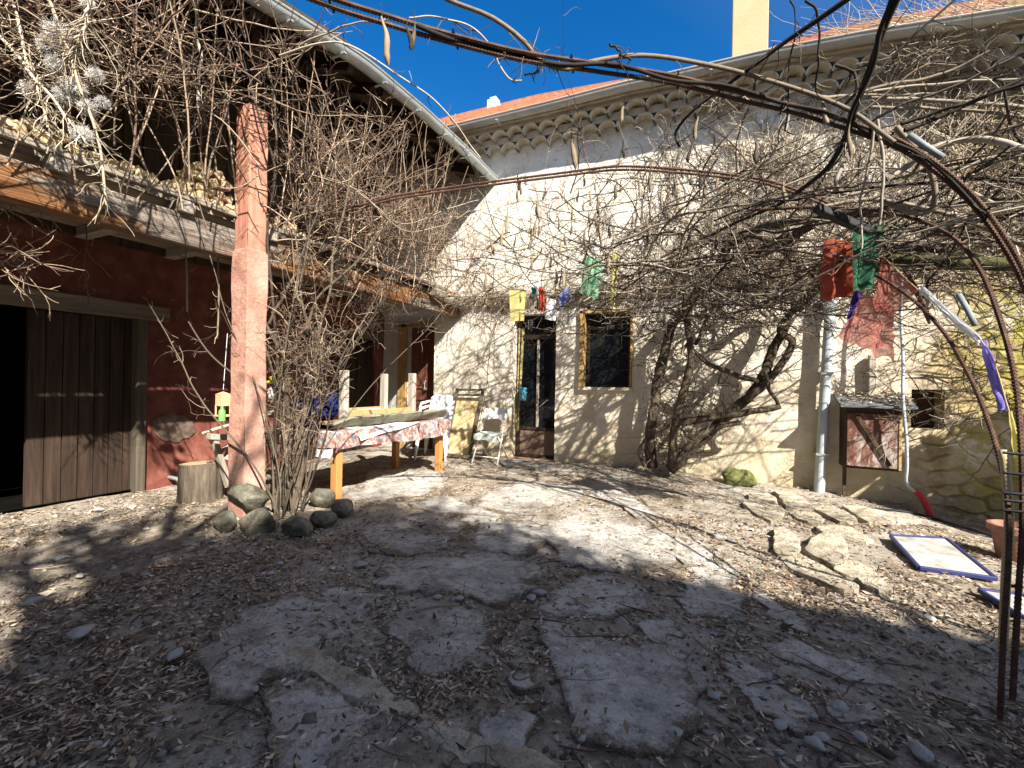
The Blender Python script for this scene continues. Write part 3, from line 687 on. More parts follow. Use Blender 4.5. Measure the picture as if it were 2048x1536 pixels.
# glazed door
dx0, dx1, dz0, dz1 = DOOR
dr = obj('door', MB().box((-.01, .235, (dz0 + dz1) / 2), (.76, .02, dz1 - dz0)), 'darkframe', house)
fr = MB()
fr.box((dx0 + .04, .19, 1.25), (.08, .07, 2.41)); fr.box((dx1 - .03, .19, 1.25), (.06, .07, 2.41)); fr.box((-.01, .19, 2.415), (.62, .07, .07))
fr.box((-.01, .185, 2.09), (.62, .075, .075)); fr.box((-.01, .19, .56), (.62, .05, .05)); fr.box((-.01, .19, .1), (.62, .06, .05))
obj('frame', fr, 'darkframe', dr, bev=.006)
obj('mullion', MB().box((.0, .178, 1.32), (.035, .04, 1.46)), 'greyz', dr, bev=.004)
obj('kick_panel', MB().box((-.01, .195, .33), (.62, .03, .4)), 'kick', dr, bev=.004)
for x in (-.165, .165): obj('glass_pane', MB().box((x - .005, .212, 1.32), (.3, .012, 1.46)), 'glass', dr)
obj('transom_pane', MB().box((-.01, .212, 2.255), (.6, .012, .25)), 'glass', dr)
cu = MB(); cu.grid(lambda a, b: (-.385 + .13 * a * (1 - .55 * b), .15 + .018 * math.sin(a * 14 + b), 2.25 - 1.75 * b), 14, 10)
obj('curtain', cu, clothmat('yellow_lace', (.42, .34, .14), (.58, .5, .25), .3), dr, smooth=True)
hd = MB().tube([(-.24, .15, 1.16), (-.24, .10, 1.16), (-.16, .10, 1.16)], .011, 8); obj('handle', hd, 'zinc', dr, smooth=True)
sl = MB().bar((.05, .145, .93), (.2, .12, 1.05), .018, .012); obj('pull_bar', sl, 'zinc', dr)
th = MB(); th.box((0, -.0, .05), (.86, .26, .05)); obj('threshold', th, 'terracotta', dr, bev=.01)
npl = obj('number_plate', MB().box((-.14, .15, 2.335), (.16, .012, .14)), generic('blue_enamel', (.02, .025, .09), (.035, .04, .14), 8, rough=.3, bs=0), dr, bev=.004)
dg = MB(); Y = .142
dg.box((-.172, Y, 2.335), (.016, .006, .09))
for z in (2.376, 2.337, 2.296): dg.box((-.125, Y, z), (.045, .006, .014))
dg.box((-.104, Y, 2.335), (.014, .006, .094)); obj('numerals', dg, 'whitepaint', npl)
# window
wn = thing.__call__ if False else None
wx0, wx1, wz0, wz1 = WIN
w = obj('window', MB().box(((wx0 + wx1) / 2, .16, (wz0 + wz1) / 2), (wx1 - wx0, .02, wz1 - wz0)), 'void', house)
fo = MB(); fo.box((wx0 + .028, .02, (wz0 + wz1) / 2), (.075, .16, wz1 - wz0 + .02)); fo.box((wx1 - .012, .04, (wz0 + wz1) / 2), (.03, .14, wz1 - wz0)); fo.box(((wx0 + wx1) / 2, .02, wz1 - .01), (wx1 - wx0 + .03, .16, .045))
obj('outer_frame', fo, 'ochre', w, bev=.006)
fi = MB(); fi.box((wx0 + .095, .1, 1.85), (.05, .05, 1.14)); fi.box((wx1 - .05, .1, 1.85), (.04, .05, 1.14)); fi.box((1.175, .1, 2.18), (.66, .05, .035)); fi.box((1.175, .1, 1.29), (.66, .05, .04)); fi.box((1.175, .1, 2.4), (.66, .05, .03))
obj('sash', fi, 'darkframe', w, bev=.004)
obj('glass_pane', MB().box((1.175, .115, 1.74), (.66, .01, .86)), 'glass', w); obj('glass_pane', MB().box((1.175, .115, 2.29), (.66, .01, .2)), 'glass', w)
si = MB(); si.box(((wx0 + wx1) / 2, .05, wz0 - .02), (wx1 - wx0 + .04, .2, .05)); obj('sill', si, 'house', w, bev=.008)
# recessed brown side door under the balcony
sd = obj('side_door', MB().box((-2.34, .25, 1.2), (.66, .04, 2.3)), 'reddoor', house)
fr = MB(); fr.box((-2.755, .085, 1.2), (.19, .06, 2.42)); obj('jamb', fr, 'ochre', sd, bev=.006)
fr = MB(); fr.box((-2.42, .085, 2.385), (.85, .06, .07)); obj('head', fr, 'ochre', sd, bev=.006)
for z in (.25, .62, .98, 1.2): obj('rail', MB().box((-2.34, .222, z), (.6, .03, .035)), 'reddoor', sd, bev=.004)
for x in (-2.6, -2.5, -2.4, -2.3, -2.2, -2.1): obj('board', MB().box((x, .226, 1.75), (.09, .012, 1.02)), 'reddoor', sd, bev=.004)
hk = MB().tube([(-2.3, .2, 1.33), (-2.3, .17, 1.3), (-2.3, .17, 1.2)], .01, 6); hk.box((-2.29, .18, 1.18), (.05, .03, .05)); obj('padlock', hk, 'zinc', sd)

# ================================================================== BARN (left, wall on X=-3.25)
barn = thing('barn', 'red walled barn with plank doors, timber balcony and a grey gutter', 'barn', (-3.25, -4, 0))
XW = -3.25
bw = MB(); wall_panel(bw, -9.5, .12, -.3, 2.84, XW, [(-8.2, -4.0, -.1, 1.98), (-1.78, -.12, -.1, 2.1)], .14, .02, .22, axis='X', seed=4)
obj('wall', bw, 'redwall', barn, smooth=True)
uw = MB(); wall_panel(uw, -9.5, .1, 2.75, 6.0, XW + .03, [], .5, .004, axis='X'); obj('upper_wall', uw, 'darkboard', barn)
ub = MB()
for i, y in enumerate(np.arange(-9.4, .1, .19)): ub.box((XW + .012 + .006 * (i % 3), y, 4.3), (.05, .178, 3.1))
obj('boarding', ub, 'darkboard', barn)
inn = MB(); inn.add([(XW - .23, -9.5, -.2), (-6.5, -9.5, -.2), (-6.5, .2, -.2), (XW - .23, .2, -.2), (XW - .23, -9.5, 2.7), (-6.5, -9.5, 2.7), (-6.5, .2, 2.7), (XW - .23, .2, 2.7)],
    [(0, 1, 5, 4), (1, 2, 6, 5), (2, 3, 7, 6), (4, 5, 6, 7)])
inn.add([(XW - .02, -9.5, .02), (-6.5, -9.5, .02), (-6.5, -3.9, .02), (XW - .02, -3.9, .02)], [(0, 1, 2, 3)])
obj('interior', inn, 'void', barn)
pt = MB(); px_ = [LX(u, v, XW) for u, v in [(305, 845), (330, 825), (375, 835), (392, 865), (370, 880), (340, 885), (312, 872)]]
ol = outline([(p[1], p[2]) for p in px_], 8, .045, 3, 16); cy, cz = np.mean(ol, 0)
vs = [(XW + .018, a, b) for a, b in ol] + [(XW + .026, cy + (a - cy) * .85, cz + (b - cz) * .85) for a, b in ol] + [(XW + .025, cy, cz)]; n = len(ol)
pt.add(vs, [(i, (i + 1) % n, n + (i + 1) % n, n + i) for i in range(n)] + [(n + i, n + (i + 1) % n, 2 * n) for i in range(n)]); obj('cement_patch', pt, 'cement', barn, smooth=True)
sdoor = obj('sliding_door', MB().box((XW - .1, -4.43, .985), (.05, .86, 1.95)), 'browndoor', barn, bev=.006)
pk = MB()
for i, y in enumerate(np.arange(-4.8, -4.02, .13)): pk.box((XW - .068 + .003 * (i % 2), y, .985), (.02, .122, 1.94))
obj('planking', pk, 'browndoor', sdoor, bev=.003)
jm = MB().box((XW - .03, -3.965, .98), (.2, .09, 1.98)); obj('jamb', jm, 'oldjamb', barn, bev=.008)
lt = MB(); lt.box((XW + .0, -5.95, 2.05), (.18, 4.5, .17)); obj('lintel', lt, 'oldlintel', barn, bev=.012)
for yc in (-1.36, -.54):
    dd = obj('barn_door', MB().box((XW - .1, yc, 1.0), (.05, .8, 2.12)), 'browndoor', barn)
    pk = MB()
    for i in range(6): pk.box((XW - .066 + .003 * (i % 2), yc - .335 + i * .134, 1.0), (.02, .127, 2.1))
    obj('planking', pk, 'browndoor', dd, bev=.003)
l2 = MB(); l2.box((XW + .0, -.95, 2.15), (.16, 1.9, .12)); obj('lintel', l2, 'oldlintel', barn, bev=.01)
# balcony
bal = MB(); bal.box((-1.53, -4.75, 2.60), (.18, 9.5, .27)); obj('balcony_beam', bal, 'beam', barn, bev=.02)
dk = MB()
for i, x in enumerate(np.arange(-3.14, -1.45, .19)): dk.box((x, -4.75, 2.85 + .004 * (i % 2)), (.182, 9.5, .035))
obj('balcony_deck', dk, 'greybeam', barn)
ed = MB(); ed.box((-1.405, -5.0, 2.862), (.05, 9.0, .05)); obj('deck_edge', ed, 'greybeam', barn, bev=.006)
for y in np.arange(-8.6, -.2, .82): obj('joist', MB().box((-2.32, y, 2.783), (1.86, .11, .1)), 'greyx', barn, bev=.005)
cn = MB()
cn.grid(lambda a, b: (-1.62 + .3 * b, -3.2 + 3.1 * a, 2.93 - .14 * b + .02 * abs(math.sin(a * 26)) + .01 * mnoise.noise(Vector((a * 20, b * 3, 1)))), 90, 4)
obj('tile_fringe', cn, 'tile', barn, smooth=True)
be = MB(); be.tube([(-1.36, -.95, 2.74), (-1.33, -.4, 2.69), (-1.3, -.03, 2.66)], [.07, .085, .09], 10, wob=.15); obj('wall_plate', be, 'greybeam', barn, smooth='auto')
# roof of the barn with rafters, purlin, gutter
GLY = [-9.5, -7, -5, -4.25, -3.9, -3.29, -3.0, -2.0, -.84, .0]; GLZ = [3.9, 4.12, 4.42, 4.55, 4.62, 4.75, 4.79, 4.84, 4.83, 4.8]
def gl(y): return float(np.interp(y, GLY, GLZ))
ys = np.linspace(-9.5, -.02, 60)
g2 = MB(); gutter(g2, [(-.80, y, gl(y)) for y in ys], (1, 0, 0), .085)
for y in np.arange(-9, -.1, .62): g2.box((-.80, y, gl(y) - .088), (.18, .03, .012))
obj('gutter', g2, 'zinc', barn, smooth='auto')
br2 = MB()
def rfl(off): return lambda a, b: (-.86 - 7.4 * b, -9.5 + 9.46 * a, gl(-9.5 + 9.46 * a) * (1 - b * .85) + 4.6 * b * .85 + .02 + .36 * 7.4 * b + off)
br2.grid(rfl(.14), 40, 12); br2.grid(rfl(.0), 40, 12)
br2.grid(lambda a, b: (-.86, -9.5 + 9.46 * a, gl(-9.5 + 9.46 * a) + .02 + .14 * b), 40, 1)
broof = obj('roof', br2, 'darkboard', barn)
for y in np.arange(-9.2, -.1, .55):
    z0 = gl(y); obj('rafter', MB().bar((-.9, y, z0 - .05), (-4.2, y, z0 + 1.1), .08, .13), 'darkboard', broof)
# the pink plastered pillar and the post on it
pl = MB(); cx = -1.33; cy = float(LX(494, 900, cx)[1])
pl.grid(lambda a, b: (cx + .115 * (1, 1, -1, -1, 1)[int(round(a * 4))] * (1 - .03 * b) + .012 * mnoise.noise(Vector((a * 4, b * 5, 2))), cy + .11 * (-1, 1, 1, -1, -1)[int(round(a * 4))] * (1 - .03 * b) + .012 * mnoise.noise(Vector((a * 4, b * 5, 9))), -.1 + 2.62 * b), 4, 14)
pl.box((cx, cy, 2.5), (.2, .2, .08))
obj('pillar', pl, 'pinkplaster', barn, bev=.012)
po = MB(); po.grid(lambda a, b: (cx + .097 * (1, 1, -1, -1, 1)[int(round(a * 4))] + .014 * mnoise.noise(Vector((a * 4, b * 6, 3))), cy + .097 * (-1, 1, 1, -1, -1)[int(round(a * 4))] + .01 * mnoise.noise(Vector((a * 4, b * 6, 5))), 2.53 + 1.36 * b), 4, 12)
po.add([(cx - .1, cy - .1, 3.89), (cx + .1, cy - .1, 3.89), (cx + .1, cy + .1, 3.89), (cx - .1, cy + .1, 3.89)], [(0, 1, 2, 3)])
obj('post', po, 'postwood', barn, bev=.01)
obj('strut', MB().box((cx - .01, cy, 4.42), (.1, .1, 1.04)), 'darkboard', barn)
obj('purlin', MB().box((cx - .05, -4.75, 4.98 - .0), (.14, 9.5, .14)), 'darkboard', barn)
tv = MB(); wall_panel(tv, -9.5, XW, -.3, 6.5, -9.5, [], 1.0, .0, axis='Y'); obj('gable', tv, 'redwall', barn)

# ---- firewood on the balcony edge
def wedge(seed):
    r = random.Random(seed); mb = MB(); n = r.choice([4, 4, 5]); L = r.uniform(.3, .36); a0 = r.uniform(0, 6); pr = []
    for i in range(n):
        a = a0 + 2 * math.pi * i / n + r.uniform(-.3, .3); q2 = r.uniform(.04, .078); pr.append((q2 * math.cos(a), q2 * math.sin(a) * .85))
    vs = [(-L, y, z) for y, z in pr] + [(0 + r.uniform(-.01, .01), y * 1.02, z * 1.02) for y, z in pr]
    mb.add(vs, [tuple(range(n)), tuple(reversed(range(n, 2 * n)))] + [(i, n + i, n + (i + 1) % n, (i + 1) % n) for i in range(n)])
    return mb
WV = []
for s in range(8):
    mb = wedge(s); me = bpy.data.meshes.new('firewood_log'); me.from_pydata(mb.v, [], [f[::-1] for f in mb.f]); me.materials.append(MT['firewood']); WV.append(me)
def log_at(p, rz, rx):
    o = bpy.data.objects.new('firewood_log', rnd.choice(WV)); COL.objects.link(o); o.location = tuple(float(c) for c in p); o.rotation_euler = (rx, 0, rz)
    b = o.modifiers.new('bevel', 'BEVEL'); b.width = .008; b.segments = 1
    tag(o, 'split yellow firewood log lying on the edge of the barn balcony', 'firewood', 'split firewood logs on the balcony')
y = -6.9
while y < -4.25:
    log_at((-1.42 - rnd.uniform(0, .07), y, 2.935 + rnd.uniform(0, .02)), rnd.uniform(-.25, .25), rnd.uniform(0, 6))
    if rnd.random() < .4: log_at((-1.5 - rnd.uniform(0, .1), y + .05, 3.02 + rnd.uniform(0, .03)), rnd.uniform(-.4, .4), rnd.uniform(0, 6))
    y += rnd.uniform(.075, .115)
for row in range(4):
    for i in range(6 - row):
        log_at((-1.44 - rnd.uniform(0, .06), -4.5 + .045 * row + i * .1, 2.93 + row * .095), rnd.uniform(-.2, .2), rnd.uniform(0, 6))
for i in range(5): log_at((-1.5 - rnd.uniform(0, .06), -3.66 + i * .12, 2.95 + .05 * (i % 2)), rnd.uniform(-.3, .3), rnd.uniform(0, 6))

# ================================================================== FURNITURE AND CLUTTER
# table along the barn
tx0, tx1, ty0, ty1, tz = -1.72, -.78, -3.42, -1.32, .77
tb = thing('table', 'long wooden trestle table with square orange legs beside the pink pillar', 'table', (-1.25, -2.4, 0))
obj('tabletop', MB().box(((tx0 + tx1) / 2, (ty0 + ty1) / 2, tz - .02), (tx1 - tx0 - .02, ty1 - ty0 - .02, .04)), 'pinex', tb, bev=.005)
for x in (tx0 + .08, tx1 - .08):
    for yy in (ty0 + .12, ty1 - .1): obj('leg', MB().box((x, yy, .365), (.085, .085, .75)), 'pine', tb, bev=.006)
obj('apron', MB().box((tx1 - .09, (ty0 + ty1) / 2, tz - .09), (.03, ty1 - ty0 - .3, .09)).box((tx0 + .09, (ty0 + ty1) / 2, tz - .09), (.03, ty1 - ty0 - .3, .09)), 'pine', tb)
cl = MB()
def clothf(a, b):
    # across X (a) with hanging skirts, along Y (b)
    s = a * 2 - 1; half = (tx1 - tx0) / 2 + .012; dropx = .2
    tot = half + dropx; d = abs(s) * tot; sg = 1 if s > 0 else -1; t = b * 2 - 1; hy = (ty1 - ty0) / 2 + .012; dy = .15; toty = hy + dy; e = abs(t) * toty; sy = 1 if t > 0 else -1
    x = min(d, half); dz = max(0, d - half); yv = min(e, hy); dz2 = max(0, e - hy)
    fl = .03 * math.sin(b * 23 + sg) * (dz / dropx) + .02 * math.sin(b * 51) * (dz / dropx)
    fy = .02 * math.sin(a * 19) * (dz2 / dy)
    drop = max(dz, dz2) * (1 + .12 * math.sin(b * 7 + a * 3))
    return ((tx0 + tx1) / 2 + sg * (x + fl + .02 * (dz > 0)), (ty0 + ty1) / 2 + sy * (yv + fy + .015 * (dz2 > 0)), tz + .006 - drop + .004 * mnoise.noise(Vector((a * 9, b * 14, 0))))
cl.grid(clothf, 44, 80)
tag(obj('tablecloth', cl, 'floral', smooth=True, loc=(-1.25, -2.4, tz)), 'red and blue flowered tablecloth hanging over the long table', 'tablecloth')
sh = MB(); sh.grid(lambda a, b: (-.93 + .19 * a + (.02 if a > .9 else 0), -3.2 + 1.05 * b + .1 * a, tz + .016 - max(0, a - .78) * .55 * (1 - b) - .002 + .006 * math.sin(b * 9 + a * 5)), 14, 16)
tag(obj('paper_sheet', sh, 'paper', smooth=True, loc=(-.9, -2.7, tz)), 'white sheet sliding over the front edge of the flowered tablecloth', 'sheet')
s2 = MB(); s2.grid(lambda a, b: (-1.0 + .235 * a, -3.43 - .02 * b - .01 * math.sin(a * 6), tz + .012 - .27 * b), 10, 8)
tag(obj('paper_sheet', s2, 'paper', smooth=True, loc=(-.9, -3.43, tz)), 'white paper hanging down at the near corner of the long table', 'sheet')
# upturned small table lying on it
ut = thing('upturned_table', 'small weathered table lying upside down with its grey legs in the air', 'table', (-1.25, -2.5, tz + .02))
obj('tabletop', MB().box((-1.2, -2.33, tz + .075), (.56, 1.95, .035)), 'pinex', ut, bev=.005)
for x, yy, h in ((-1.0, -3.08, .56), (-1.42, -3.15, .5), (-1.42, -1.95, .55), (-1.02, -1.85, .56)): obj('leg', MB().box((x, yy, tz + .09 + h / 2), (.085, .07, h)), 'greyz', ut, bev=.006)
obj('rail', MB().box((-1.42, -2.55, tz + .15), (.025, 1.1, .09)).box((-1.0, -2.45, tz + .15), (.025, 1.1, .09)), 'pinex', ut)
tp = MB()
def tarpf(a, b):
    y = -3.38 + 2.12 * b; prof = [(-.93, .026), (-.86, .10), (-.84, .135), (-.87, .15), (-.97, .125)]; i = a * 4; k = min(int(i), 3); f = i - k
    x = prof[k][0] * (1 - f) + prof[k + 1][0] * f; z = prof[k][1] * (1 - f) + prof[k + 1][1] * f
    return (x + .015 * mnoise.noise(Vector((b * 8, a * 3, 1))) + .02, y, tz + z * (1 - .45 * max(0, .12 - b) / .12) + .012 * mnoise.noise(Vector((b * 9, a * 4, 4))))
tp.grid(tarpf, 12, 40)
tag(obj('canvas_cover', tp, 'tarp', smooth=True, loc=(-.9, -2.3, tz)), 'olive grey canvas wrapped along the edge of the upturned table', 'canvas')
nv = MB(); nv.blob((-1.32, -3.3, tz + .17), (.2, .18, .15), 5, .45, 4, 2.2); nv.blob((-1.18, -3.12, tz + .25), (.13, .1, .13), 8, .4, 4, 2.4)
tag(obj('navy_tarp', nv, 'navy', smooth=True, loc=(-1.3, -3.3, tz)), 'crumpled navy blue tarpaulin on the near end of the table', 'tarpaulin')
jn = MB()
for i in range(4): jn.grid(lambda a, b, i=i: (-1.36 + .3 * a + .01 * i, -2.6 + .42 * b, tz + .11 + .022 * i + .014 * math.sin(a * 9 + i) * math.sin(b * 7 + i * 2)), 14, 12)
tag(obj('folded_cloth', jn, 'jean', smooth=True, loc=(-1.2, -2.4, tz + .1)), 'pale blue folded cloths between the legs of the upturned table', 'cloth')

# white folding chair
fc = G(972, 927); fc = np.array([-.5, -.52, zbase(-.5, -.5)])
ch1 = thing('folding_chair', 'white folding chair with a pale green cloth on its seat by the glazed door', 'chair', fc)
def lp(x, y, z): return (fc[0] + x, fc[1] + y, fc[2] + z)
for s in (-1, 1):
    obj('leg', MB().tube([lp(s * .22, -.2, 0), lp(s * .2, .0, .43), lp(s * .185, .15, .83)], .0125, 8), 'whitepaint', ch1, smooth=True)
    obj('leg', MB().tube([lp(s * .18, .27, 0), lp(s * .175, .02, .3), lp(s * .175, -.13, .44)], .0115, 8), 'whitepaint', ch1, smooth=True)
obj('seat', MB().box(lp(0, .02, .44), (.36, .37, .022)), 'whitepaint', ch1, bev=.008)
bk = MB(); bk.grid(lambda a, b: lp(-.195 + .39 * a, .128 + .03 * b + .035 * math.sin(a * math.pi), .66 + .18 * b - .012 * math.cos(a * 2 * math.pi)), 12, 4); bk.grid(lambda a, b: lp(-.195 + .39 * a, .143 + .03 * b + .035 * math.sin(a * math.pi), .66 + .18 * b - .012 * math.cos(a * 2 * math.pi)), 12, 4)
obj('backrest', bk, 'white', ch1, smooth=True)
obj('crossbar', MB().tube([lp(-.215, -.155, .1), lp(.215, -.155, .1)], .009, 6).tube([lp(-.18, .22, .06), lp(.18, .22, .06)], .009, 6), 'whitepaint', ch1, smooth=True)
ct = MB(); ct.grid(lambda a, b: lp(-.2 + .4 * a, .16 - .36 * min(b / .66, 1) - .01 * math.sin(a * 11), .458 - max(0, b - .66) * (.28 + .3 * max(0, a - .6)) + .006 * math.sin(a * 13 + b * 8)), 18, 18)
tag(obj('seat_cloth', ct, clothmat('pale_green_cloth', (.4, .46, .42), (.55, .6, .56), .1), smooth=True, loc=lp(0, 0, .46)), 'pale green cloth draped over the seat of the white folding chair', 'cloth')
# stacked white plastic chairs
def plastic_chair():
    t = thing('plastic_chair', 'white plastic garden chair at the bottom of its stack', 'chair', (0, 0, 0), 'stacked white plastic chairs')
    st = MB(); st.grid(lambda a, b: (-.21 + .42 * a, -.22 + .42 * b, .43 - .025 * math.sin(a * math.pi) * math.sin(b * math.pi) - .03 * (b < .08)), 10, 10)
    st.grid(lambda a, b: (-.21 + .42 * a, -.22 + .42 * b, .415 - .025 * math.sin(a * math.pi) * math.sin(b * math.pi) - .04 * (b < .08)), 10, 10); obj('seat', st, 'white', t, smooth=True)
    bk = MB()
    def bf(off):
        return lambda a, b: (-.22 * (1 - .08 * b) + .44 * (1 - .08 * b) * a, .2 + .12 * b + .05 * math.sin(a * math.pi) + off, .43 + .36 * b * (1 - .16 * (2 * a - 1) ** 4))
    bk.grid(bf(0), 14, 10); bk.grid(bf(.014), 14, 10); obj('backrest', bk, 'white', t, smooth=True)
    for s in (-1, 1):
        obj('leg', MB().tube([(s * .25, -.26, 0), (s * .215, -.2, .42)], [.018, .03], 8), 'white', t, smooth=True); obj('leg', MB().tube([(s * .23, .27, 0), (s * .2, .2, .43)], [.018, .03], 8), 'white', t, smooth=True)
        obj('armrest', MB().tube([(s * .22, -.21, .42), (s * .245, -.2, .6), (s * .25, -.1, .65), (s * .24, .1, .66), (s * .21, .27, .68)], [.022, .02, .024, .024, .02], 8), 'white', t, smooth=True)
    return t
def dup(root, loc, rz, label):
    r = root.copy(); COL.objects.link(r); r.location = tuple(loc); r.rotation_euler = (0, 0, rz); r['label'] = label
    for c in list(root.children):
        d = c.copy(); COL.objects.link(d); d.parent = r
    return r
pc = plastic_chair(); zc0 = zbase(-1.35, -.7); PCX, PCY = -1.5, -.62
labs = ['white plastic garden chair second from the bottom of its stack', 'white plastic garden chair third up in its stack', 'white plastic garden chair on top of its stack beside the leaning frame']
for i, l in enumerate(labs): dup(pc, (PCX - .005 * i, PCY + .03 * (i + 1), zc0 + .085 * (i + 1)), .35, l)
pc.location = (PCX, PCY, zc0); pc.rotation_euler = (0, 0, .35)
# leaning wooden frame
lf = [W(915, 777, .16), W(967, 777, .16), W(938, 914, .5), W(890, 909, .5)]
le = thing('leaning_frame', 'brown wooden frame with cream canvas leaning on the wall by the white chairs', 'frame', (lf[3] + lf[2]) / 2)
for a, b in ((0, 3), (1, 2)): obj('rail', MB().bar(lf[a], lf[b], .05, .04, (0, -1, 0)), 'oldjamb', le, bev=.004)
for t in (.02, .1, .155): obj('cross_rail', MB().bar(lf[0] + (lf[3] - lf[0]) * t, lf[1] + (lf[2] - lf[1]) * t, .035, .035, (0, -1, 0)), 'oldjamb', le)
obj('cross_rail', MB().bar(lf[3], lf[2], .05, .04, (0, -1, 0)), 'oldjamb', le)
cv = MB(); cv.grid(lambda a, b: tuple((lf[0] * (1 - a) + lf[1] * a) * (1 - (.17 + .81 * b)) + (lf[3] * (1 - a) + lf[2] * a) * (.17 + .81 * b) + np.array([0, .01 + .015 * math.sin(b * 3.1), 0])), 8, 16); obj('canvas', cv, 'canvas', le, smooth=True)
yp = MB().bar(W(903, 832, .16), W(894, 905, .3), .05, .02, (0, -1, 0)); tag(obj('yellow_batten', yp, 'yellow', loc=W(894, 905, .3)), 'bright yellow plastic batten between the white chairs and the leaning frame', 'batten')
# blue brush pot hanging at the door
bb = MB(); p0 = W(1046, 790, -.05); bb.tube([p0 + np.array([0, 0, .13]), p0 + np.array([0, 0, .12]), p0, p0 - np.array([0, 0, .09])], [.03, .062, .06, .05], 12)
tag(obj('blue_pot', bb, generic('blue_plastic', (.02, .15, .3), (.12, .4, .55), 12, rough=.4, bs=.1), smooth='auto', loc=p0), 'small blue plastic pot hanging on the left leaf of the glazed door', 'pot')
# dark slab before the door
mb = MB(); slab_mesh(mb, [(1000, 925), (1045, 921), (1105, 932), (1098, 942), (1050, 940), (1010, 934)], .03, .08, 77, .02); tag(obj('door_slab', mb, 'stonestep', smooth='auto', loc=G(1055, 932)), 'dark grey stone step lying before the glazed door', 'step')

# chopping block
lc = G(400, 1000); lg = thing('chopping_block', 'thick upright log used as a chopping block left of the pink pillar', 'log', lc)
mb = MB(); vs = []; k = 40
for z, s in ((-.05, 1.04), (.1, 1.0), (.25, .98), (.385, .97), (.4, .95)):
    for j in range(k):
        an = 2 * math.pi * j / k; rr = .2 * s * (1 + .05 * mnoise.noise(Vector((math.cos(an) * 2, math.sin(an) * 2, 1))) + .025 * math.sin(an * 13)); vs.append((lc[0] + rr * math.cos(an), lc[1] + rr * math.sin(an), lc[2] + z + (.012 * math.cos(an) if z > .2 else 0)))
mb.add(vs, [(r * k + j, r * k + (j + 1) % k, (r + 1) * k + (j + 1) % k, (r + 1) * k + j) for r in range(4) for j in range(k)]); obj('bark', mb, 'logbark', lg, smooth=True)
mb = MB(); mb.add([v for v in vs[4 * k:]] + [(lc[0], lc[1], lc[2] + .405)], [(j, (j + 1) % k, k) for j in range(k)]); obj('cut_face', mb, 'logend', lg)
# boulders round the shrub
RK = [((475, 1040), .25, .15, 1.0, 1, 'large rounded olive boulder propped against the foot of the pink pillar', .12), ((428, 1066), .14, .12, .9, 2, 'small pale boulder at the left end of the row of stones', 0), ((497, 1068), .21, .14, .9, 3, 'flat grey boulder below the large olive one', -.01),
      ((573, 1076), .17, .12, .8, 4, 'mossy dark boulder in front of the shrub stems', -.01), ((628, 1056), .16, .1, .9, 5, 'grey oval boulder right of the mossy one', .0), ((668, 1036), .15, .12, 1, 6, 'bluish boulder nearest the front table leg', .0), ((628, 1018), .16, .12, 1, 7, 'boulder behind the grey oval one at the shrub foot', .04)]
for (u, v), rx, rz_, asp, sd_, lab, dz in RK:
    p = G(u, v); mb = MB(); mb.blob((p[0], p[1] + .1, p[2] + rz_ * .55 + dz), (rx * .9, rx * .7 * asp, rz_ * .88), sd_ * 5, .14, 4, 1.1, 9)
    tag(obj('boulder', mb, 'rock', smooth='auto', loc=p), lab, 'boulder', 'boulders around the foot of the shrub')
# mossy stone by the vine
p = G(1478, 972); mb = MB(); mb.blob((p[0], p[1] + .12, p[2] + .07), (.2, .13, .12), 3, .3, 4); tag(obj('mossy_stone', mb, 'moss', smooth=True, loc=p), 'bright green mossy stone below the twisted vine trunk', 'stone')
# pole, saw trestle and small things behind the pillar
p0 = G(275, 955); p1 = G(356, 975); mb = MB().tube([p0 + np.array([0, 0, .1]), p1 + np.array([0, 0, .1])], .022, 10); tag(obj('metal_tube', mb, 'zinc', smooth='auto', loc=p0), 'grey metal tube lying against the red barn wall', 'tube')
tr = thing('trestle', 'grey wooden trestle between the pink pillar and the red wall', 'trestle', (-2.1, -3.9, 0))
def TP(u, v): return LX(u, v, -2.0)
obj('leg', MB().bar(TP(428, 878), TP(457, 972), .07, .05), 'greyz', tr, bev=.006); obj('leg', MB().bar(TP(468, 880), TP(452, 920), .06, .05), 'greyz', tr, bev=.006); obj('leg', MB().bar(TP(468, 890), TP(462, 975), .055, .05), 'greyz', tr, bev=.006)
obj('top_beam', MB().bar(TP(418, 873), TP(486, 876), .1, .06), 'greyx', tr, bev=.006); obj('brace', MB().bar(TP(440, 905), TP(470, 880), .04, .03), 'greyz', tr, bev=.004)
for a, b, lab in (((404, 866), (560, 818), 'long thin grey plank resting on the trestle'), ((425, 858), (545, 826), 'short thin plank lying over the long plank on the trestle')):
    mb = MB().bar(LX(*a, -1.75), LX(*b, -1.4), .07, .018); tag(obj('plank', mb, 'greyx', bev=.003, loc=LX(*a, -1.75)), lab, 'plank', 'planks on the trestle')
c = LX(446, 812, -1.85); bh = thing('bird_feeder', 'cream wooden bird feeder hanging beside the pink pillar', 'bird feeder', c)
mb = MB(); mb.box(c + np.array([0, 0, .06]), (.1, .1, .12)); mb.box(c + np.array([0, 0, -.1]), (.12, .12, .02))
for sx_, sy_ in ((-1, -1), (1, -1), (1, 1), (-1, 1)): mb.box(c + np.array([.045 * sx_, .045 * sy_, -.04]), (.014, .014, .1))
obj('body', mb, MT['canvas'], bh, bev=.004); mb = MB(); mb.add([c + np.array(q_) for q_ in ((-.053, -.053, .12), (.053, -.053, .12), (.053, .053, .12), (-.053, .053, .12), (0, 0, .15))], [(0, 1, 4), (1, 2, 4), (2, 3, 4), (3, 0, 4), (3, 2, 1, 0)]); obj('roof', mb, MT['canvas'], bh)
obj('cord', MB().tube([c + np.array([0, 0, .17]), c + np.array([.02, .02, .75])], .003, 5), 'whitepaint', bh)
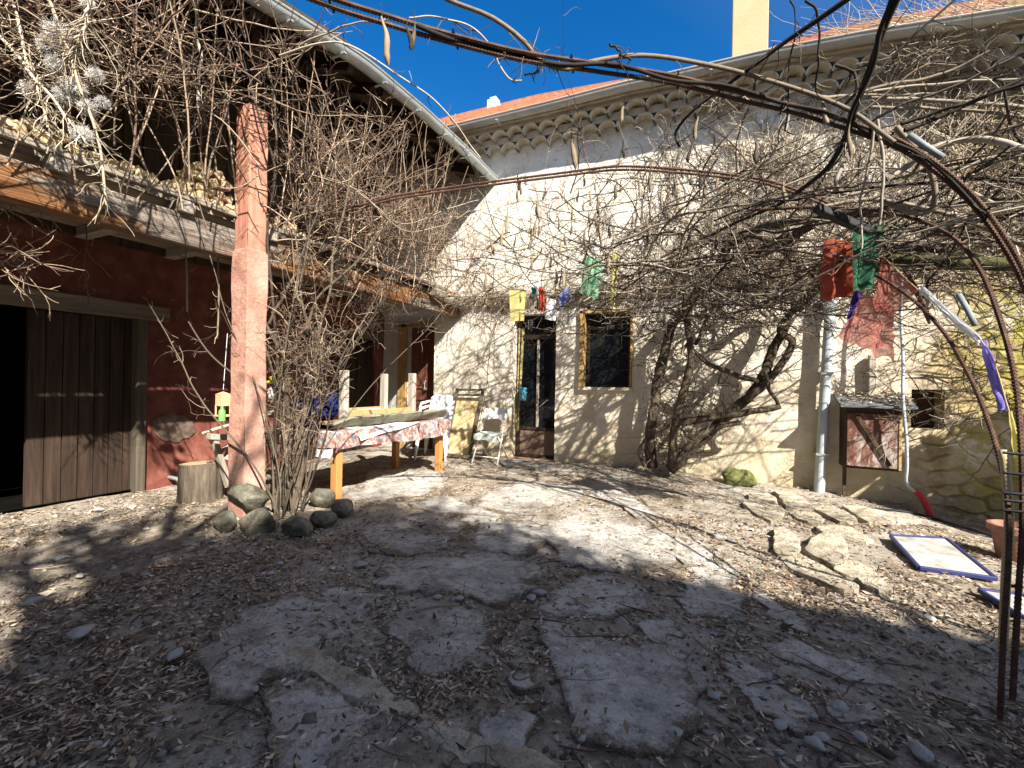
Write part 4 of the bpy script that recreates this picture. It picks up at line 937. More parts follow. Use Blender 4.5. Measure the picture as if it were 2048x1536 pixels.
c = LX(444, 828, -1.72); mb = MB(); mb.tube([c - np.array([0, 0, .07]), c + np.array([0, 0, .03]), c + np.array([0, 0, .055]), c + np.array([0, 0, .08])], [.032, .032, .014, .012], 10); tag(obj('bottle', mb, generic('green_plastic', (.1, .3, .08), (.18, .42, .12), 8, rough=.35, bs=0), smooth='auto', loc=c), 'small bright green bottle beside the bird feeder', 'bottle')
c = P(558, 762, 5.0); mb = MB(); mb.bar(c + np.array([-.1, -.04, -.02]), c + np.array([.1, .05, .03]), .16, .03); mb.bar(c + np.array([-.1, -.04, .02]), c + np.array([.1, .05, .07]), .02, .05); tag(obj('yellow_tray', mb, 'yellow', bev=.006, loc=c), 'yellow plastic tray caught among the shrub stems', 'tray')
c = P(548, 788, 5.0); mb = MB(); mb.blob(c, (.1, .05, .07), 3, .4, 3, 2); tag(obj('white_rag', mb, 'paper', smooth=True, loc=c), 'white rag under the yellow tray among the shrub stems', 'rag')

# meter cabinet on the house wall
mc = thing('meter_cabinet', 'wooden meter cabinet with whitewashed flaking door and leaf covered roof', 'cabinet', (4.38, -.2, .4))
cl_, cr_ = W(1690, 875, .3), W(1804, 875, .3); x0, x1 = float(cl_[0]), float(cr_[0]); z0, z1 = .36, 1.12; xm = (x0 + x1) / 2
bx = MB(); bx.box((xm, -.14, (z0 + z1) / 2 + .02), (x1 - x0, .32, z1 - z0)); obj('body', bx, 'meterside', mc, bev=.006)
mdr = obj('door', MB().box((xm, -.312, .72), (x1 - x0 - .03, .02, .62)), 'meterwhite', mc, bev=.004)
obj('brace', MB().bar((xm - .16, -.335, 1.0), (xm + .15, -.335, .44), .045, .025, (0, -1, 0)), 'darkboard', mdr, bev=.004)
obj('edge_strip', MB().box((x1 - .02, -.322, .72), (.025, .02, .64)), 'ochre', mdr)
RX0, RXW = x0 - .07, x1 - x0 + .17
def rfz(a, b): return 1.25 - .13 * b + .018 * mnoise.noise(Vector((a * 6, b * 4, 2)))
rfm = MB(); rfm.grid(lambda a, b: (RX0 + RXW * a, -.0 - .43 * b, rfz(a, b)), 14, 10); rfm.grid(lambda a, b: (RX0 + RXW * a, -.0 - .43 * b, rfz(a, b) - .02), 14, 10)
rfm.grid(lambda a, b: (RX0 + RXW * a, -.43, rfz(a, 1) - .02 + .02 * b), 14, 1); obj('roof', rfm, 'tin', mc, smooth='auto')
obj('stay', MB().box((x0 + .04, -.1, .17), (.035, .03, .5)), 'meterside', mc)
vp = MB(); vp.box((xm + .04, -.05, 1.45), (.075, .07, .55)); tag(obj('wall_post', vp, 'greyz', bev=.01, loc=(xm + .04, -.05, 1.2)), 'short grey board fixed upright on the wall above the meter cabinet', 'board')
cp = MB(); path = [W(1803, 560, .3), W(1802, 640, .33), W(1806, 720, .36), W(1806, 800, .46), W(1812, 870, .46), W(1814, 930, .42), W(1812, 962, .38), W(1822, 978, .36), W(1836, 986, .34)]
cp.tube(smooth_path(path, 40), .016, 10); tag(obj('conduit', cp, 'pipe', smooth=True, loc=path[-1]), 'thin grey conduit running down in front of the meter cabinet', 'conduit')
rd = MB(); path = [W(1830, 982, .34), W(1842, 992, .34), W(1852, 1010, .36), W(1862, 1032, .4)]; sp = smooth_path(path, 26)
rd.tube(sp, [.03 + .004 * (i % 2) for i in range(26)], 10); tag(obj('red_sleeve', rd, 'redtube', smooth='auto', loc=sp[-1]), 'ribbed red sleeve on the foot of the grey conduit', 'sleeve')
hs = MB(); hp = [G(u, v, .02) for u, v in [(1745, 1018), (1800, 1022), (1850, 1032), (1910, 1050), (1985, 1070), (2060, 1082)]]; hs.tube(smooth_path(hp, 30), .014, 8); tag(obj('hose', hs, 'black', smooth=True, loc=hp[0]), 'black hose lying on the ground along the foot of the wall', 'hose')
# whiteboards
for corners, lab, lift in (([(1781, 1072), (1893, 1078), (1992, 1152), (1838, 1130)], 'navy framed whiteboard lying flat on the leaves beside the flagstones', .05), ([(1958, 1180), (2050, 1192), (2120, 1250), (2040, 1226)], 'navy framed whiteboard lying flat behind the rods at the right edge', .05)):
    g = [G(u, v, lift) for u, v in corners]; g[3][2] -= .02; g[2][2] -= .02
    wb = thing('whiteboard', lab, 'whiteboard', np.mean(g, 0), 'whiteboards lying on the ground'); c = np.mean(g, 0)
    bd = MB(); inn_ = [c + (p - c) * .985 for p in g]; bd.add([p + np.array([0, 0, .004]) for p in inn_] + [p - np.array([0, 0, .02]) for p in inn_], [(3, 2, 1, 0), (4, 5, 6, 7), (0, 1, 5, 4), (1, 2, 6, 5), (2, 3, 7, 6), (3, 0, 4, 7)]); obj('board', bd, MT['dirtyboard'], wb)
    fm = MB()
    for i in range(4): fm.bar(g[i], g[(i + 1) % 4], .024, .03)
    obj('frame', fm, 'navyframe', wb, bev=.005)
# terracotta pot
p = G(2030, 1120); mb = MB(); k = 24; prof = [(.1, 0), (.11, .03), (.14, .22), (.165, .23), (.165, .28), (.14, .285), (.13, .2), (.08, .19)]
mb.grid(lambda a, b: (p[0] + prof[int(round(b * 7))][0] * math.cos(2 * math.pi * a), p[1] + prof[int(round(b * 7))][0] * math.sin(2 * math.pi * a), p[2] + prof[int(round(b * 7))][1]), k, 7)
tag(obj('flower_pot', mb, 'terracotta', smooth='auto', loc=p), 'empty terracotta flower pot behind the rods at the right edge', 'pot')

# ================================================================== PERGOLA ARCHES
def rebar(mb, pts, r=.011, n=60):
    q = smooth_path(pts, n); mb.tube(q, r, 6); L = np.sum(np.linalg.norm(np.diff(q, axis=0), axis=1)); m = int(L / .018); f = smooth_path(list(q), m)
    for i in range(1, m - 1):
        mb.tube([f[i] - (f[i + 1] - f[i]) * .16, f[i] + (f[i + 1] - f[i]) * .16], r * 1.16, 6)
    return q
main = [(520, -60, 2.1), (660, -5, 2.2), (770, 30, 2.3), (870, 60, 2.4), (1040, 103, 2.5), (1200, 128, 2.6), (1340, 150, 2.65), (1480, 185, 2.7), (1600, 214, 2.7), (1700, 245, 2.65), (1790, 277, 2.6), (1870, 325, 2.5), (1950, 395, 2.42), (2010, 475, 2.35), (2055, 560, 2.3), (2110, 720, 2.25), (2140, 950, 2.2), (2150, 1300, 2.15)]
a1 = thing('rebar_arch', 'nearest rusty double bar arch crossing the blue sky overhead', 'arch', G(2150, 1300), 'rusty rebar arches of the pergola')
mp_ = pix(main); mb = MB(); rebar(mb, mp_, .0115, 90); obj('bar', mb, 'rust', a1, smooth='auto')
mb = MB(); rebar(mb, [p + np.array([.0, .03, -.028]) for p in mp_], .0115, 90); obj('bar', mb, 'rust', a1, smooth='auto')
sl = MB(); sl.tube([P(1818, 270, 2.57), P(1850, 292, 2.53), P(1885, 315, 2.49)], .017, 10); obj('pipe_sleeve', sl, 'sleeve', a1, smooth=True)
for i in range(4, 70, 9):
    q = smooth_path(mp_, 90)[i]; obj('tie_wire', MB().tube([q + np.array([0, .05, -.045]), q + np.array([.01, -.02, .018])], .006, 5), 'black', a1)
far = [(560, 440, 4.9), (700, 415, 4.8), (790, 392, 4.7), (900, 375, 4.6), (1010, 360, 4.5), (1130, 345, 4.4), (1235, 333, 4.3), (1350, 338, 4.2), (1480, 352, 4.1), (1570, 372, 4.0), (1700, 430, 3.9), (1800, 520, 3.8), (1860, 640, 3.7)]
a2 = thing('rebar_arch', 'farther rusty bar arch reaching from the rose thicket across the cream wall', 'arch', G(1890, 1000), 'rusty rebar arches of the pergola')
fp = pix(far); mb = MB(); rebar(mb, fp, .011, 90); obj('bar', mb, 'rust', a2, smooth='auto'); mb = MB(); rebar(mb, [p + np.array([0, .0, -.032]) for p in fp], .011, 90); obj('bar', mb, 'rust', a2, smooth='auto')
r1 = [(2000, 1440, 1.8), (2008, 1250, 1.85), (2018, 1100, 1.9), (2015, 1000, 1.95), (2000, 920, 2.05), (1972, 830, 2.2), (1935, 745, 2.4), (1880, 655, 2.7), (1800, 580, 3.1), (1700, 530, 3.5), (1560, 500, 3.9), (1380, 520, 4.3), (1230, 560, 4.6)]
r2 = [(2025, 1400, 1.82), (2036, 1200, 1.86), (2045, 1050, 1.9), (2043, 900, 1.95), (2030, 760, 2.05), (2000, 640, 2.2), (1960, 540, 2.4), (1900, 470, 2.6), (1800, 430, 2.9), (1660, 415, 3.2), (1500, 420, 3.5)]
a3 = thing('rebar_arch', 'bent bar arch rising from the ground at the right with ties round its foot', 'arch', G(2000, 1430), 'rusty rebar arches of the pergola')
mb = MB(); rebar(mb, pix(r1), .01, 90); obj('bar', mb, 'rust', a3, smooth='auto'); mb = MB(); rebar(mb, pix(r2), .011, 90); obj('bar', mb, 'rust', a3, smooth='auto')
mb = MB(); mb.tube(smooth_path(pix([(2006, 1300, 1.9), (2012, 1150, 1.92), (2018, 1020, 1.95), (2006, 900, 2.0)]), 20), .016, 8); obj('bamboo_cane', mb, 'canvas', a3, smooth=True)
for v in (905, 945, 985, 1000, 1020, 1170): obj('tie_wire', MB().tube([P(2006, v, 1.93), P(2046, v + 4, 1.9)], .007, 6), 'black', a3)
sl = MB(); sl.tube([P(1918, 590, 2.5), P(1938, 625, 2.42), P(1950, 650, 2.38)], .014, 10); obj('pipe_sleeve', sl, 'sleeve', a3, smooth=True)
bb = MB().bar(P(1632, 415, 2.9), P(1735, 462, 2.9), .06, .05); tag(obj('dark_bar', bb, 'black', bev=.01, loc=P(1680, 440, 2.9)), 'stout black bar among the vines above the green flag', 'bar')

# ================================================================== CLOTHS / FLAGS
def flag(name, label, corners, m, fold=.012, k=4, nx=16, ny=18, jag=0.0, seed=0, cat='flag', group='coloured flags on the line'):
    c = [P(*q_) for q_ in corners]; nv_ = np.cross(c[1] - c[0], c[3] - c[0]); nv_ /= np.linalg.norm(nv_); r = random.Random(seed); ph = r.uniform(0, 6)
    def f(a, b):
        p = (c[0] * (1 - a) + c[1] * a) * (1 - b) + (c[3] * (1 - a) + c[2] * a) * b
        w_ = fold * math.sin(k * a * math.pi + ph + 1.3 * b) * (.4 + .8 * b) + fold * .7 * mnoise.noise(Vector((a * 3 + seed, b * 3, 1)))
        e = np.array([0, 0, jag * mnoise.noise(Vector((a * 7 + seed, b * 4, 5)))])
        return p + nv_ * w_ + e + .25 * jag * np.array([mnoise.noise(Vector((b * 6, seed, a * 4))), 0, 0])
    mb = MB(); mb.grid(f, nx, ny)
    o = obj(name, mb, m, smooth=True, loc=(c[0] + c[1]) / 2); tag(o, label, cat, group); return o
cy_ = clothmat('yellow_flag_cloth', (.5, .46, .16), (.62, .57, .26), .45); cr = clothmat('red_flag_cloth', (.46, .06, .04), (.6, .12, .08), .45); cw = clothmat('white_flag_cloth', (.7, .72, .75), (.8, .82, .84), .3)
cb = clothmat('blue_flag_cloth', (.13, .16, .42), (.24, .28, .55), .4); cg = clothmat('pale_green_flag', (.16, .42, .24), (.32, .58, .38), .45); ct_ = clothmat('teal_flag', (.02, .12, .12), (.05, .2, .18), .3)
cdg = clothmat('dark_green_flag', (.03, .1, .06), (.06, .17, .1), .35); cor = clothmat('orange_red_flag', (.34, .07, .04), (.46, .13, .08), .5); csh = clothmat('sheer_red_flag', (.42, .12, .1), (.56, .2, .17), .55, clear=.18); cin = clothmat('indigo_flag', (.03, .02, .16), (.07, .05, .26), .3); cpu = clothmat('violet_flag', (.22, .18, .55), (.36, .32, .7), .5)
D5 = 5.4
flag('flag', 'plain yellow flag hanging left of the house number plate', [(1018, 578, D5), (1052, 580, D5), (1048, 641, D5), (1021, 643, D5)], cy_, .008, 2, seed=1)
flag('flag', 'tiny dark teal flag between the yellow and the red ones', [(1062, 575, D5), (1074, 572, D5), (1072, 592, D5), (1066, 594, D5)], ct_, .006, 3, 8, 8, seed=2)
flag('flag', 'narrow red flag hanging just above the door transom', [(1078, 573, D5), (1088, 575, D5), (1090, 623, D5), (1079, 622, D5)], cr, .02, 4, seed=3)
flag('flag', 'white flag hanging over the right corner of the door transom', [(1094, 596, D5), (1112, 600, D5), (1111, 642, D5), (1090, 638, D5)], cw, .016, 3, seed=4)
flag('flag', 'blue flag blown sideways above the gap between door and window', [(1114, 592, D5), (1140, 570, D5), (1139, 600, D5), (1121, 618, D5)], cb, .018, 4, seed=5)
flag('flag', 'large pale green flag hanging left above the window', [(1168, 514, D5), (1206, 520, D5), (1196, 602, D5), (1160, 585, D5)], cg, .028, 5, 20, 22, .05, 6)
flag('flag', 'long narrow yellow green flag hanging above the middle of the window', [(1226, 506, D5), (1238, 506, D5), (1230, 612, D5), (1218, 606, D5)], cy_, .018, 3, 10, 22, .03, 7)
D3 = 3.3
flag('flag', 'orange red flag hanging left of the dark green one', [(1656, 478, D3), (1702, 480, D3 + .1), (1698, 590, D3 + .1), (1646, 600, D3)], cor, .045, 5, 24, 24, .05, 8)
flag('flag', 'dark green flag hanging highest in front of the vines', [(1706, 462, D3 - .1), (1768, 448, D3 - .1), (1748, 580, D3 - .1), (1702, 578, D3 - .1)], cdg, .02, 3, 18, 22, .02, 9)
flag('flag', 'sheer red flag stretched like a kite beside the dark green one', [(1764, 512, D3), (1836, 580, D3), (1790, 632, D3 + .05), (1742, 608, D3)], csh, .018, 3, 20, 20, .02, 10)
flag('flag', 'lower sheer red flag ending in a point above the meter cabinet', [(1718, 590, D3 + .1), (1790, 612, D3 + .1), (1782, 722, D3 + .1), (1672, 676, D3 + .1)], csh, .03, 4, 20, 20, .05, 11)
flag('flag', 'small indigo rag tucked below the dark green flag', [(1708, 582, D3), (1722, 584, D3), (1704, 634, D3), (1692, 636, D3)], cin, .015, 3, 8, 12, .03, 12)
flag('flag', 'violet flag twisted into a strip near the right edge', [(1962, 682, 2.5), (1976, 680, 2.5), (2018, 818, 2.4), (2000, 820, 2.4)], cpu, .02, 4, 10, 30, .03, 13)
flag('flag', 'white plastic strip stretched along the bent arch bar', [(1836, 580, 2.9), (1842, 570, 2.9), (1964, 676, 2.5), (1958, 692, 2.5)], cw, .012, 3, 10, 24, .02, 14)
flag('flag', 'yellow green strip hanging below the violet one at the right edge', [(2018, 825, 2.3), (2026, 822, 2.3), (2052, 940, 2.25), (2036, 945, 2.25)], cy_, .012, 3, 8, 20, .02, 15)
ln = MB()
ln.tube(smooth_path(pix([(900, 600, 5.6), (1018, 578, D5), (1060, 573, D5), (1114, 590, D5), (1140, 570, D5), (1206, 518, D5), (1238, 505, D5), (1400, 500, 4.7), (1560, 480, 4.0), (1656, 477, D3), (1768, 449, D3 - .1)]), 60), .003, 5)
ln.tube(smooth_path(pix([(1764, 511, D3), (1836, 579, 2.95), (1962, 680, 2.5), (2018, 822, 2.35), (2052, 945, 2.25)]), 30), .003, 5)
tag(obj('flag_line', ln, 'canvas', loc=P(1140, 570, D5)), 'thin cord the coloured flags hang from', 'cord')

# ================================================================== WISTERIA
wis = thing('wisteria', 'old twisted wisteria vine climbing the wall beside the window and spreading overhead', 'vine', G(1345, 940))
def dd_(u, off=.35): return float(np.linalg.norm(W(u, 768, off) - CAM) / np.linalg.norm(ray(u, 768)))
def trunk(l, r0, r1, n=50, off=.35, tw=0.0, wob=.35):
    pts = [P(*(q_ if len(q_) == 3 else (q_[0], q_[1], dd_(q_[0], off)))) for q_ in l]; q = smooth_path(pts, n)
    q = q + np.array([[mnoise.noise(Vector((i * .23, c * 9 + r0 * 99, 3))) for c in range(3)] for i in range(n)]) * .02
    mb = MB(); mb.tube(q, list(np.linspace(r0 * 1.2, r1 * 1.15, n)), 10, True, wob); obj('trunk', mb, 'bark', wis, smooth=True); return q
TR = []
TR.append(trunk([(1340, 940), (1400, 882), (1455, 832), (1500, 790), (1530, 745), (1545, 700), (1575, 650), (1592, 610), (1598, 560), (1592, 520, 5.0), (1565, 490, 4.8), (1500, 468, 4.6), (1420, 470, 4.6)], .06, .03))
TR.append(trunk([(1490, 800), (1530, 768), (1572, 715), (1583, 680), (1560, 665), (1572, 640), (1605, 600), (1650, 570, 5.0), (1700, 552, 4.6), (1790, 520, 4.0)], .042, .022, off=.42))
TR.append(trunk([(1592, 625), (1640, 570, 5.1), (1690, 530, 4.6), (1740, 505, 4.2), (1800, 495, 3.8), (1900, 500, 3.4)], .035, .022))
TR.append(trunk([(1305, 935), (1300, 880), (1310, 800), (1325, 720), (1345, 650), (1385, 600), (1412, 568), (1440, 525, 5.2), (1462, 488, 4.9), (1520, 458, 4.5), (1600, 440, 4.0), (1720, 425, 3.6), (1850, 420, 3.2)], .06, .03))
TR.append(trunk([(1345, 938), (1347, 870), (1362, 800), (1382, 720), (1376, 640), (1392, 590), (1440, 540, 5.4), (1500, 505, 4.8), (1580, 470, 4.2)], .048, .025, off=.5))
TR.append(trunk([(1346, 935), (1375, 900), (1402, 872), (1430, 855), (1480, 845)], .05, .03, 24, .5))
TR.append(trunk([(1346, 846), (1400, 838), (1450, 832), (1510, 822), (1562, 812)], .045, .03, 26, .5))
TR.append(trunk([(1370, 690), (1420, 728), (1462, 747), (1518, 762)], .022, .03, 20, .45))
TR.append(trunk([(1528, 742), (1540, 778), (1558, 812)], .02, .02, 14, .5))
TR.append(trunk([(1390, 690), (1426, 617), (1462, 583), (1520, 562), (1600, 540, 5.2)], .02, .012, 30, .4))
TR.append(trunk([(1290, 935), (1278, 905), (1300, 870), (1340, 850)], .022, .016, 20, .5))
TR.append(trunk([(1440, 530, 5.0), (1490, 520, 4.8), (1540, 500, 4.6), (1590, 470, 4.4), (1640, 440, 4.1)], .045, .03, 26))
ms = MB(); q = smooth_path(pix([(1700, 525, 3.5), (1800, 520, 3.3), (1900, 525, 3.1), (2060, 530, 2.9)]), 30); ms.tube(q, [.045] * 30, 9, True, .4); obj('mossy_limb', ms, generic('mossy_bark', (.025, .022, .014), (.075, .075, .03), 14, (1, 1, 1), bs=1.0, bd=.02, c2=(.16, .17, .05)), wis, smooth=True)
# explicit canes near the camera and across
EX = [
 ([(830, 50, 2.36), (900, 78, 2.43), (1000, 100, 2.5), (1120, 128, 2.56), (1230, 130, 2.6), (1340, 160, 2.64), (1450, 172, 2.68), (1560, 208, 2.7), (1660, 226, 2.66), (1750, 268, 2.62), (1830, 300, 2.54), (1890, 350, 2.48), (1970, 440, 2.4)], .011, .008, .05),
 ([(860, -25, 2.7), (900, 0, 2.65), (975, 31, 2.6), (1026, 65, 2.6), (1060, 96, 2.6), (1081, 123, 2.58), (1122, 140, 2.58), (1146, 137, 2.58), (1176, 126, 2.6), (1231, 116, 2.62), (1282, 113, 2.65), (1350, 119, 2.66), (1435, 133, 2.68), (1493, 147, 2.68), (1569, 171, 2.68), (1640, 195, 2.66), (1709, 225, 2.62), (1790, 285, 2.5)], .012, .012, .75),
 ([(1700, -5, 2.3), (1589, 68, 2.5), (1504, 133, 2.65), (1435, 184, 2.8), (1384, 225, 2.9), (1353, 266, 3.0), (1360, 294, 3.0)], .013, .006, .1),
 ([(1800, -15, 2.2), (1770, 51, 2.3), (1750, 109, 2.4), (1729, 164, 2.5), (1709, 219, 2.6), (1692, 270, 2.7), (1658, 331, 2.9), (1617, 369, 3.1), (1555, 410, 3.4), (1470, 448, 3.7), (1394, 485, 4.0)], .016, .01, .05),
 ([(1786, -10, 2.22), (1762, 60, 2.3), (1748, 120, 2.38), (1722, 190, 2.5), (1700, 240, 2.6), (1690, 300, 2.7)], .012, .008, .08),
 ([(1915, -5, 2.6), (1811, 85, 2.7), (1750, 150, 2.75), (1690, 220, 2.8), (1660, 250, 2.9)], .006, .004, .15),
 ([(1640, 195, 3.2), (1700, 190, 3.3), (1860, 188, 3.4)], .01, .006, .8), ([(1740, 196, 3.4), (1850, 200, 3.3), (2060, 214, 3.1)], .013, .013, .85), ([(1740, 214, 3.4), (1900, 218, 3.3), (2060, 236, 3.1)], .011, .011, .8),
 ([(1700, 190, 3.3), (1800, 165, 3.3), (1890, 145, 3.3), (1975, 104, 3.2)], .011, .008, .7), ([(1720, 185, 3.6), (1880, 168, 3.5), (2060, 158, 3.3)], .009, .008, .9),
 ([(1774, 360, 2.8), (1834, 316, 2.75), (1895, 285, 2.7), (1965, 277, 2.6), (2055, 300, 2.4)], .017, .017, .95), ([(1740, 400, 3.0), (1820, 350, 2.9), (1850, 300, 2.8)], .01, .01, .7),
 ([(1790, 255, 2.7), (1850, 320, 2.7), (1870, 380, 2.7), (1862, 420, 2.75), (1820, 425, 2.8), (1760, 400, 2.9)], .016, .012, .8),
 ([(1752, 240, 2.6), (1763, 300, 2.6), (1766, 370, 2.6), (1758, 450, 2.65)], .007, .006, .9), ([(1748, 260, 2.6), (1735, 340, 2.65), (1722, 400, 2.7), (1724, 470, 2.7), (1722, 500, 2.7)], .006, .004, .9),
 ([(1690, 320, 3.2), (1672, 365, 3.2), (1700, 388, 3.2), (1780, 372, 3.1), (1900, 372, 3.0), (1990, 410, 2.9)], .012, .012, .9),
 ([(1620, 415, 3.5), (1760, 400, 3.3), (1900, 430, 3.1), (2000, 470, 3.0), (2060, 500, 2.9)], .014, .014, .85), ([(1800, 250, 2.6), (1900, 215, 2.5), (2060, 165, 2.3)], .01, .008, .1), ([(1810, 262, 2.6), (1945, 205, 2.5), (2060, 150, 2.4)], .012, .008, .1),
 ([(1580, 0, 2.6), (1591, 20, 2.6), (1590, 75, 2.6), (1580, 120, 2.65), (1580, 190, 2.7), (1570, 260, 2.8)], .004, .003, .1), ([(1610, 0, 2.5), (1632, 20, 2.5), (1638, 70, 2.55), (1634, 140, 2.6), (1633, 200, 2.7)], .006, .004, .1),
 ([(1000, 125, 2.55), (1008, 100, 2.5), (985, 110, 2.6)], .003, .002, .9), ([(820, 34, 2.4), (880, 36, 2.4), (945, 58, 2.45), (985, 95, 2.5), (1000, 130, 2.5), (1020, 155, 2.5), (1045, 159, 2.5)], .004, .003, 1.0),
 ([(560, 110, 3.0), (650, 88, 2.9), (700, 95, 2.9), (790, 148, 3.0), (860, 195, 3.1), (910, 245, 3.2), (940, 290, 3.3), (960, 315, 3.3)], .006, .003, 1.0), ([(600, 90, 3.0), (690, 52, 2.9), (780, 38, 2.8)], .005, .004, .9),
 ([(1220, 85, 2.6), (1245, 108, 2.6), (1262, 120, 2.6)], .006, .005, .2), ([(1036, 120, 2.6), (1065, 112, 2.6), (1095, 130, 2.58)], .006, .005, .3), ([(1050, 150, 2.6), (1078, 140, 2.6), (1085, 110, 2.6)], .005, .004, .8),
 ([(1670, 132, 2.6), (1708, 145, 2.6), (1712, 180, 2.6), (1690, 210, 2.65)], .008, .006, .2),
]
tb_ = TB(); CL = []
for l, r0, r1, rv in EX: CL.append(tb_.one(pix(l), r0, r1, 6, 40, rv, .012))
# long arching canes through the canopy
cz_ = TB()
def vol(n, lo, hi): return rs.uniform(0, 1, (n, 3)) * (np.array(hi) - lo) + lo
S = np.concatenate([vol(60, (1.2, -1.6, 2.2), (2.6, -.3, 2.8)), vol(130, (2.0, -3.2, 2.15), (4.4, -.4, 2.75)), vol(90, (3.0, -3.6, 2.0), (5.2, -1.0, 3.0))]); n0 = len(S)
Dv = np.stack([rs.normal(.35, .8, n0), rs.normal(-.25, .45, n0), rs.normal(.06, .14, n0)], 1)
C1 = walk(S, Dv, rs.uniform(.8, 2.6, n0), 16, .13, 0, .035); C1 = C1[C1[:, :, 1].min(1) > -3.7]; n0 = len(C1); C1[:, :, 2] = np.clip(C1[:, :, 2], 1.95, 3.3); C1[:, :, 1] = np.minimum(C1[:, :, 1], -.06)
r0 = rs.uniform(.003, .0105, n0); cz_.add(C1, taper(n0, 16, r0, r0 * .5), 5)
# lighter reach to the left, over the door
S = vol(46, (-.2, -2.2, 2.3), (2.0, -.4, 3.3)); Dv = np.stack([rs.normal(-.6, .6, 46), rs.normal(-.1, .5, 46), rs.normal(.05, .25, 46)], 1)
C2 = walk(S, Dv, rs.uniform(.8, 2.2, 46), 14, .14, 0, .04); C2[:, :, 1] = np.minimum(C2[:, :, 1], -.05); r0 = rs.uniform(.003, .008, 46); cz_.add(C2, taper(46, 14, r0, r0 * .4), 4)
# band higher up right of the door, near the wall
S = vol(70, (.6, -1.6, 2.7), (3.2, -.15, 4.0)); Dv = np.stack([rs.normal(.3, .9, 70), rs.normal(-.1, .3, 70), rs.normal(.05, .25, 70)], 1)
C3 = walk(S, Dv, rs.uniform(.7, 2.0, 70), 14, .14, 0, .05); C3[:, :, 1] = np.minimum(C3[:, :, 1], -.05); r0 = rs.uniform(.003, .008, 70); cz_.add(C3, taper(70, 14, r0, r0 * .4), 4)
tb_.build('overhead_canes', 'vine', wis); cz_.build('canopy_canes', 'vine', wis)
tt = TB()
for src, cnt, ln_ in ((C1, 3000, (.15, .6)), (C2, 650, (.12, .5)), (C3, 900, (.12, .5))):
    S, Dv, Ln, _ = kids(src, cnt, ln_, .75, .05); K = walk(S, Dv, Ln, 7, .25, -.03, .09); K[:, :, 1] = np.minimum(K[:, :, 1], -.04)
    tt.add(K, taper(cnt, 7, rs.uniform(.0016, .004, cnt), .0009), 3); S, Dv, Ln, _ = kids(K, int(cnt * .9), (.06, .25), .8); K2 = walk(S, Dv, Ln, 5, .25, -.03, .1); tt.add(K2, taper(len(K2), 5, .0016, .0007), 3)
trp = np.stack([smooth_path(list(q), 24) for q in TR[:6]]); S, Dv, Ln, _ = kids(trp, 380, (.1, .5), .9); K = walk(S, Dv, Ln, 6, .25, 0, .1); K[:, :, 1] = np.minimum(K[:, :, 1], -.04); tt.add(K, taper(380, 6, rs.uniform(.0015, .004, 380), .0008), 3)
for q in CL:
    S, Dv, Ln, _ = kids(q[None], 9, (.05, .3), .8); K = walk(S, Dv, Ln, 6, .25, -.05, .1); tt.add(K, taper(9, 6, .0026, .0008), 3)
tt.build('twigs', 'vine', wis)
# tangle low by the trunk
tg = TB(); cpt = [W(u, v, .25) for u, v in [(1300, 640), (1330, 720), (1350, 800), (1400, 830), (1460, 790), (1380, 880), (1330, 900), (1430, 600), (1500, 600), (1440, 680)]]
S = np.concatenate([np.array([c]) + rs.normal(0, .12, (34, 3)) * [1.3, .7, 1.3] for c in cpt]); Dv = rs.normal(0, 1, S.shape) * [1, .4, 1.2]; K = walk(S, Dv, rs.uniform(.2, .7, len(S)), 9, .22, 0, .1); K[:, :, 1] = np.clip(K[:, :, 1], -.7, -.03); K[:, :, 2] = np.maximum(K[:, :, 2], .1)
tg.add(K, taper(len(K), 9, rs.uniform(.002, .007, len(K)), .001), 4); tg.build('tangle', 'vine', wis)
# seed pods
def pod_mesh(seed):
    r = random.Random(seed); L = r.uniform(.12, .19); n = 12; tb = TB(); pts = np.array([[.006 * math.sin(i * .5 + seed), .004 * math.cos(i * .7), -.05 - L * i / (n - 1)] for i in range(n)]); rr = np.array([[.0035, .004, .0055, .007, .009, .0105, .0125, .0125, .0115, .013, .009, .002]])
    tb.add(pts[None], rr, 7, np.array([r.random()])); tb.add(np.array([[[0, 0, .0], [.002, 0, -.025], [0, 0, -.05]]]), np.array([[.0015, .0015, .002]]), 4, np.array([.2]))
    me = tb.build('seed_pod', 'pod', wis); return me
podsrc = [pod_mesh(s) for s in range(5)]
podpos = []
for _ in range(95):
    k = rnd.random()
    if k < .55: u, v, d = rnd.gauss(1170, 130), rnd.gauss(450, 55), rnd.uniform(4.0, 6.0)
    elif k < .8: u, v, d = rnd.uniform(1300, 1600), rnd.uniform(250, 480), rnd.uniform(3.2, 5.0)
    else: u, v, d = rnd.uniform(930, 1300), rnd.uniform(330, 430), rnd.uniform(4.0, 5.5)
    podpos.append((u, v, d))
podpos[:10] = [(1143, 246, 2.9), (1250, 190, 2.75), (762, 5, 2.25), (830, 22, 2.35), (812, 30, 2.3), (1700, 232, 2.6), (1395, 215, 3.0), (1638, 170, 2.7), (1146, 262, 3.3), (1245, 275, 3.6)]
for i, (u, v, d) in enumerate(podpos):
    p = P(u, v, d)
    if p[1] > -.08: p[1] = -.08 - rnd.random() * .3
    if i < 5: o = podsrc[i]
    else: o = podsrc[i % 5].copy(); COL.objects.link(o)
    o.location = tuple(p - WORLD[wis]); o.rotation_euler = (rnd.uniform(-.15, .15), rnd.uniform(-.15, .15), rnd.uniform(0, 6)); s = rnd.uniform(.9, 1.45); o.scale = (s, s, s)
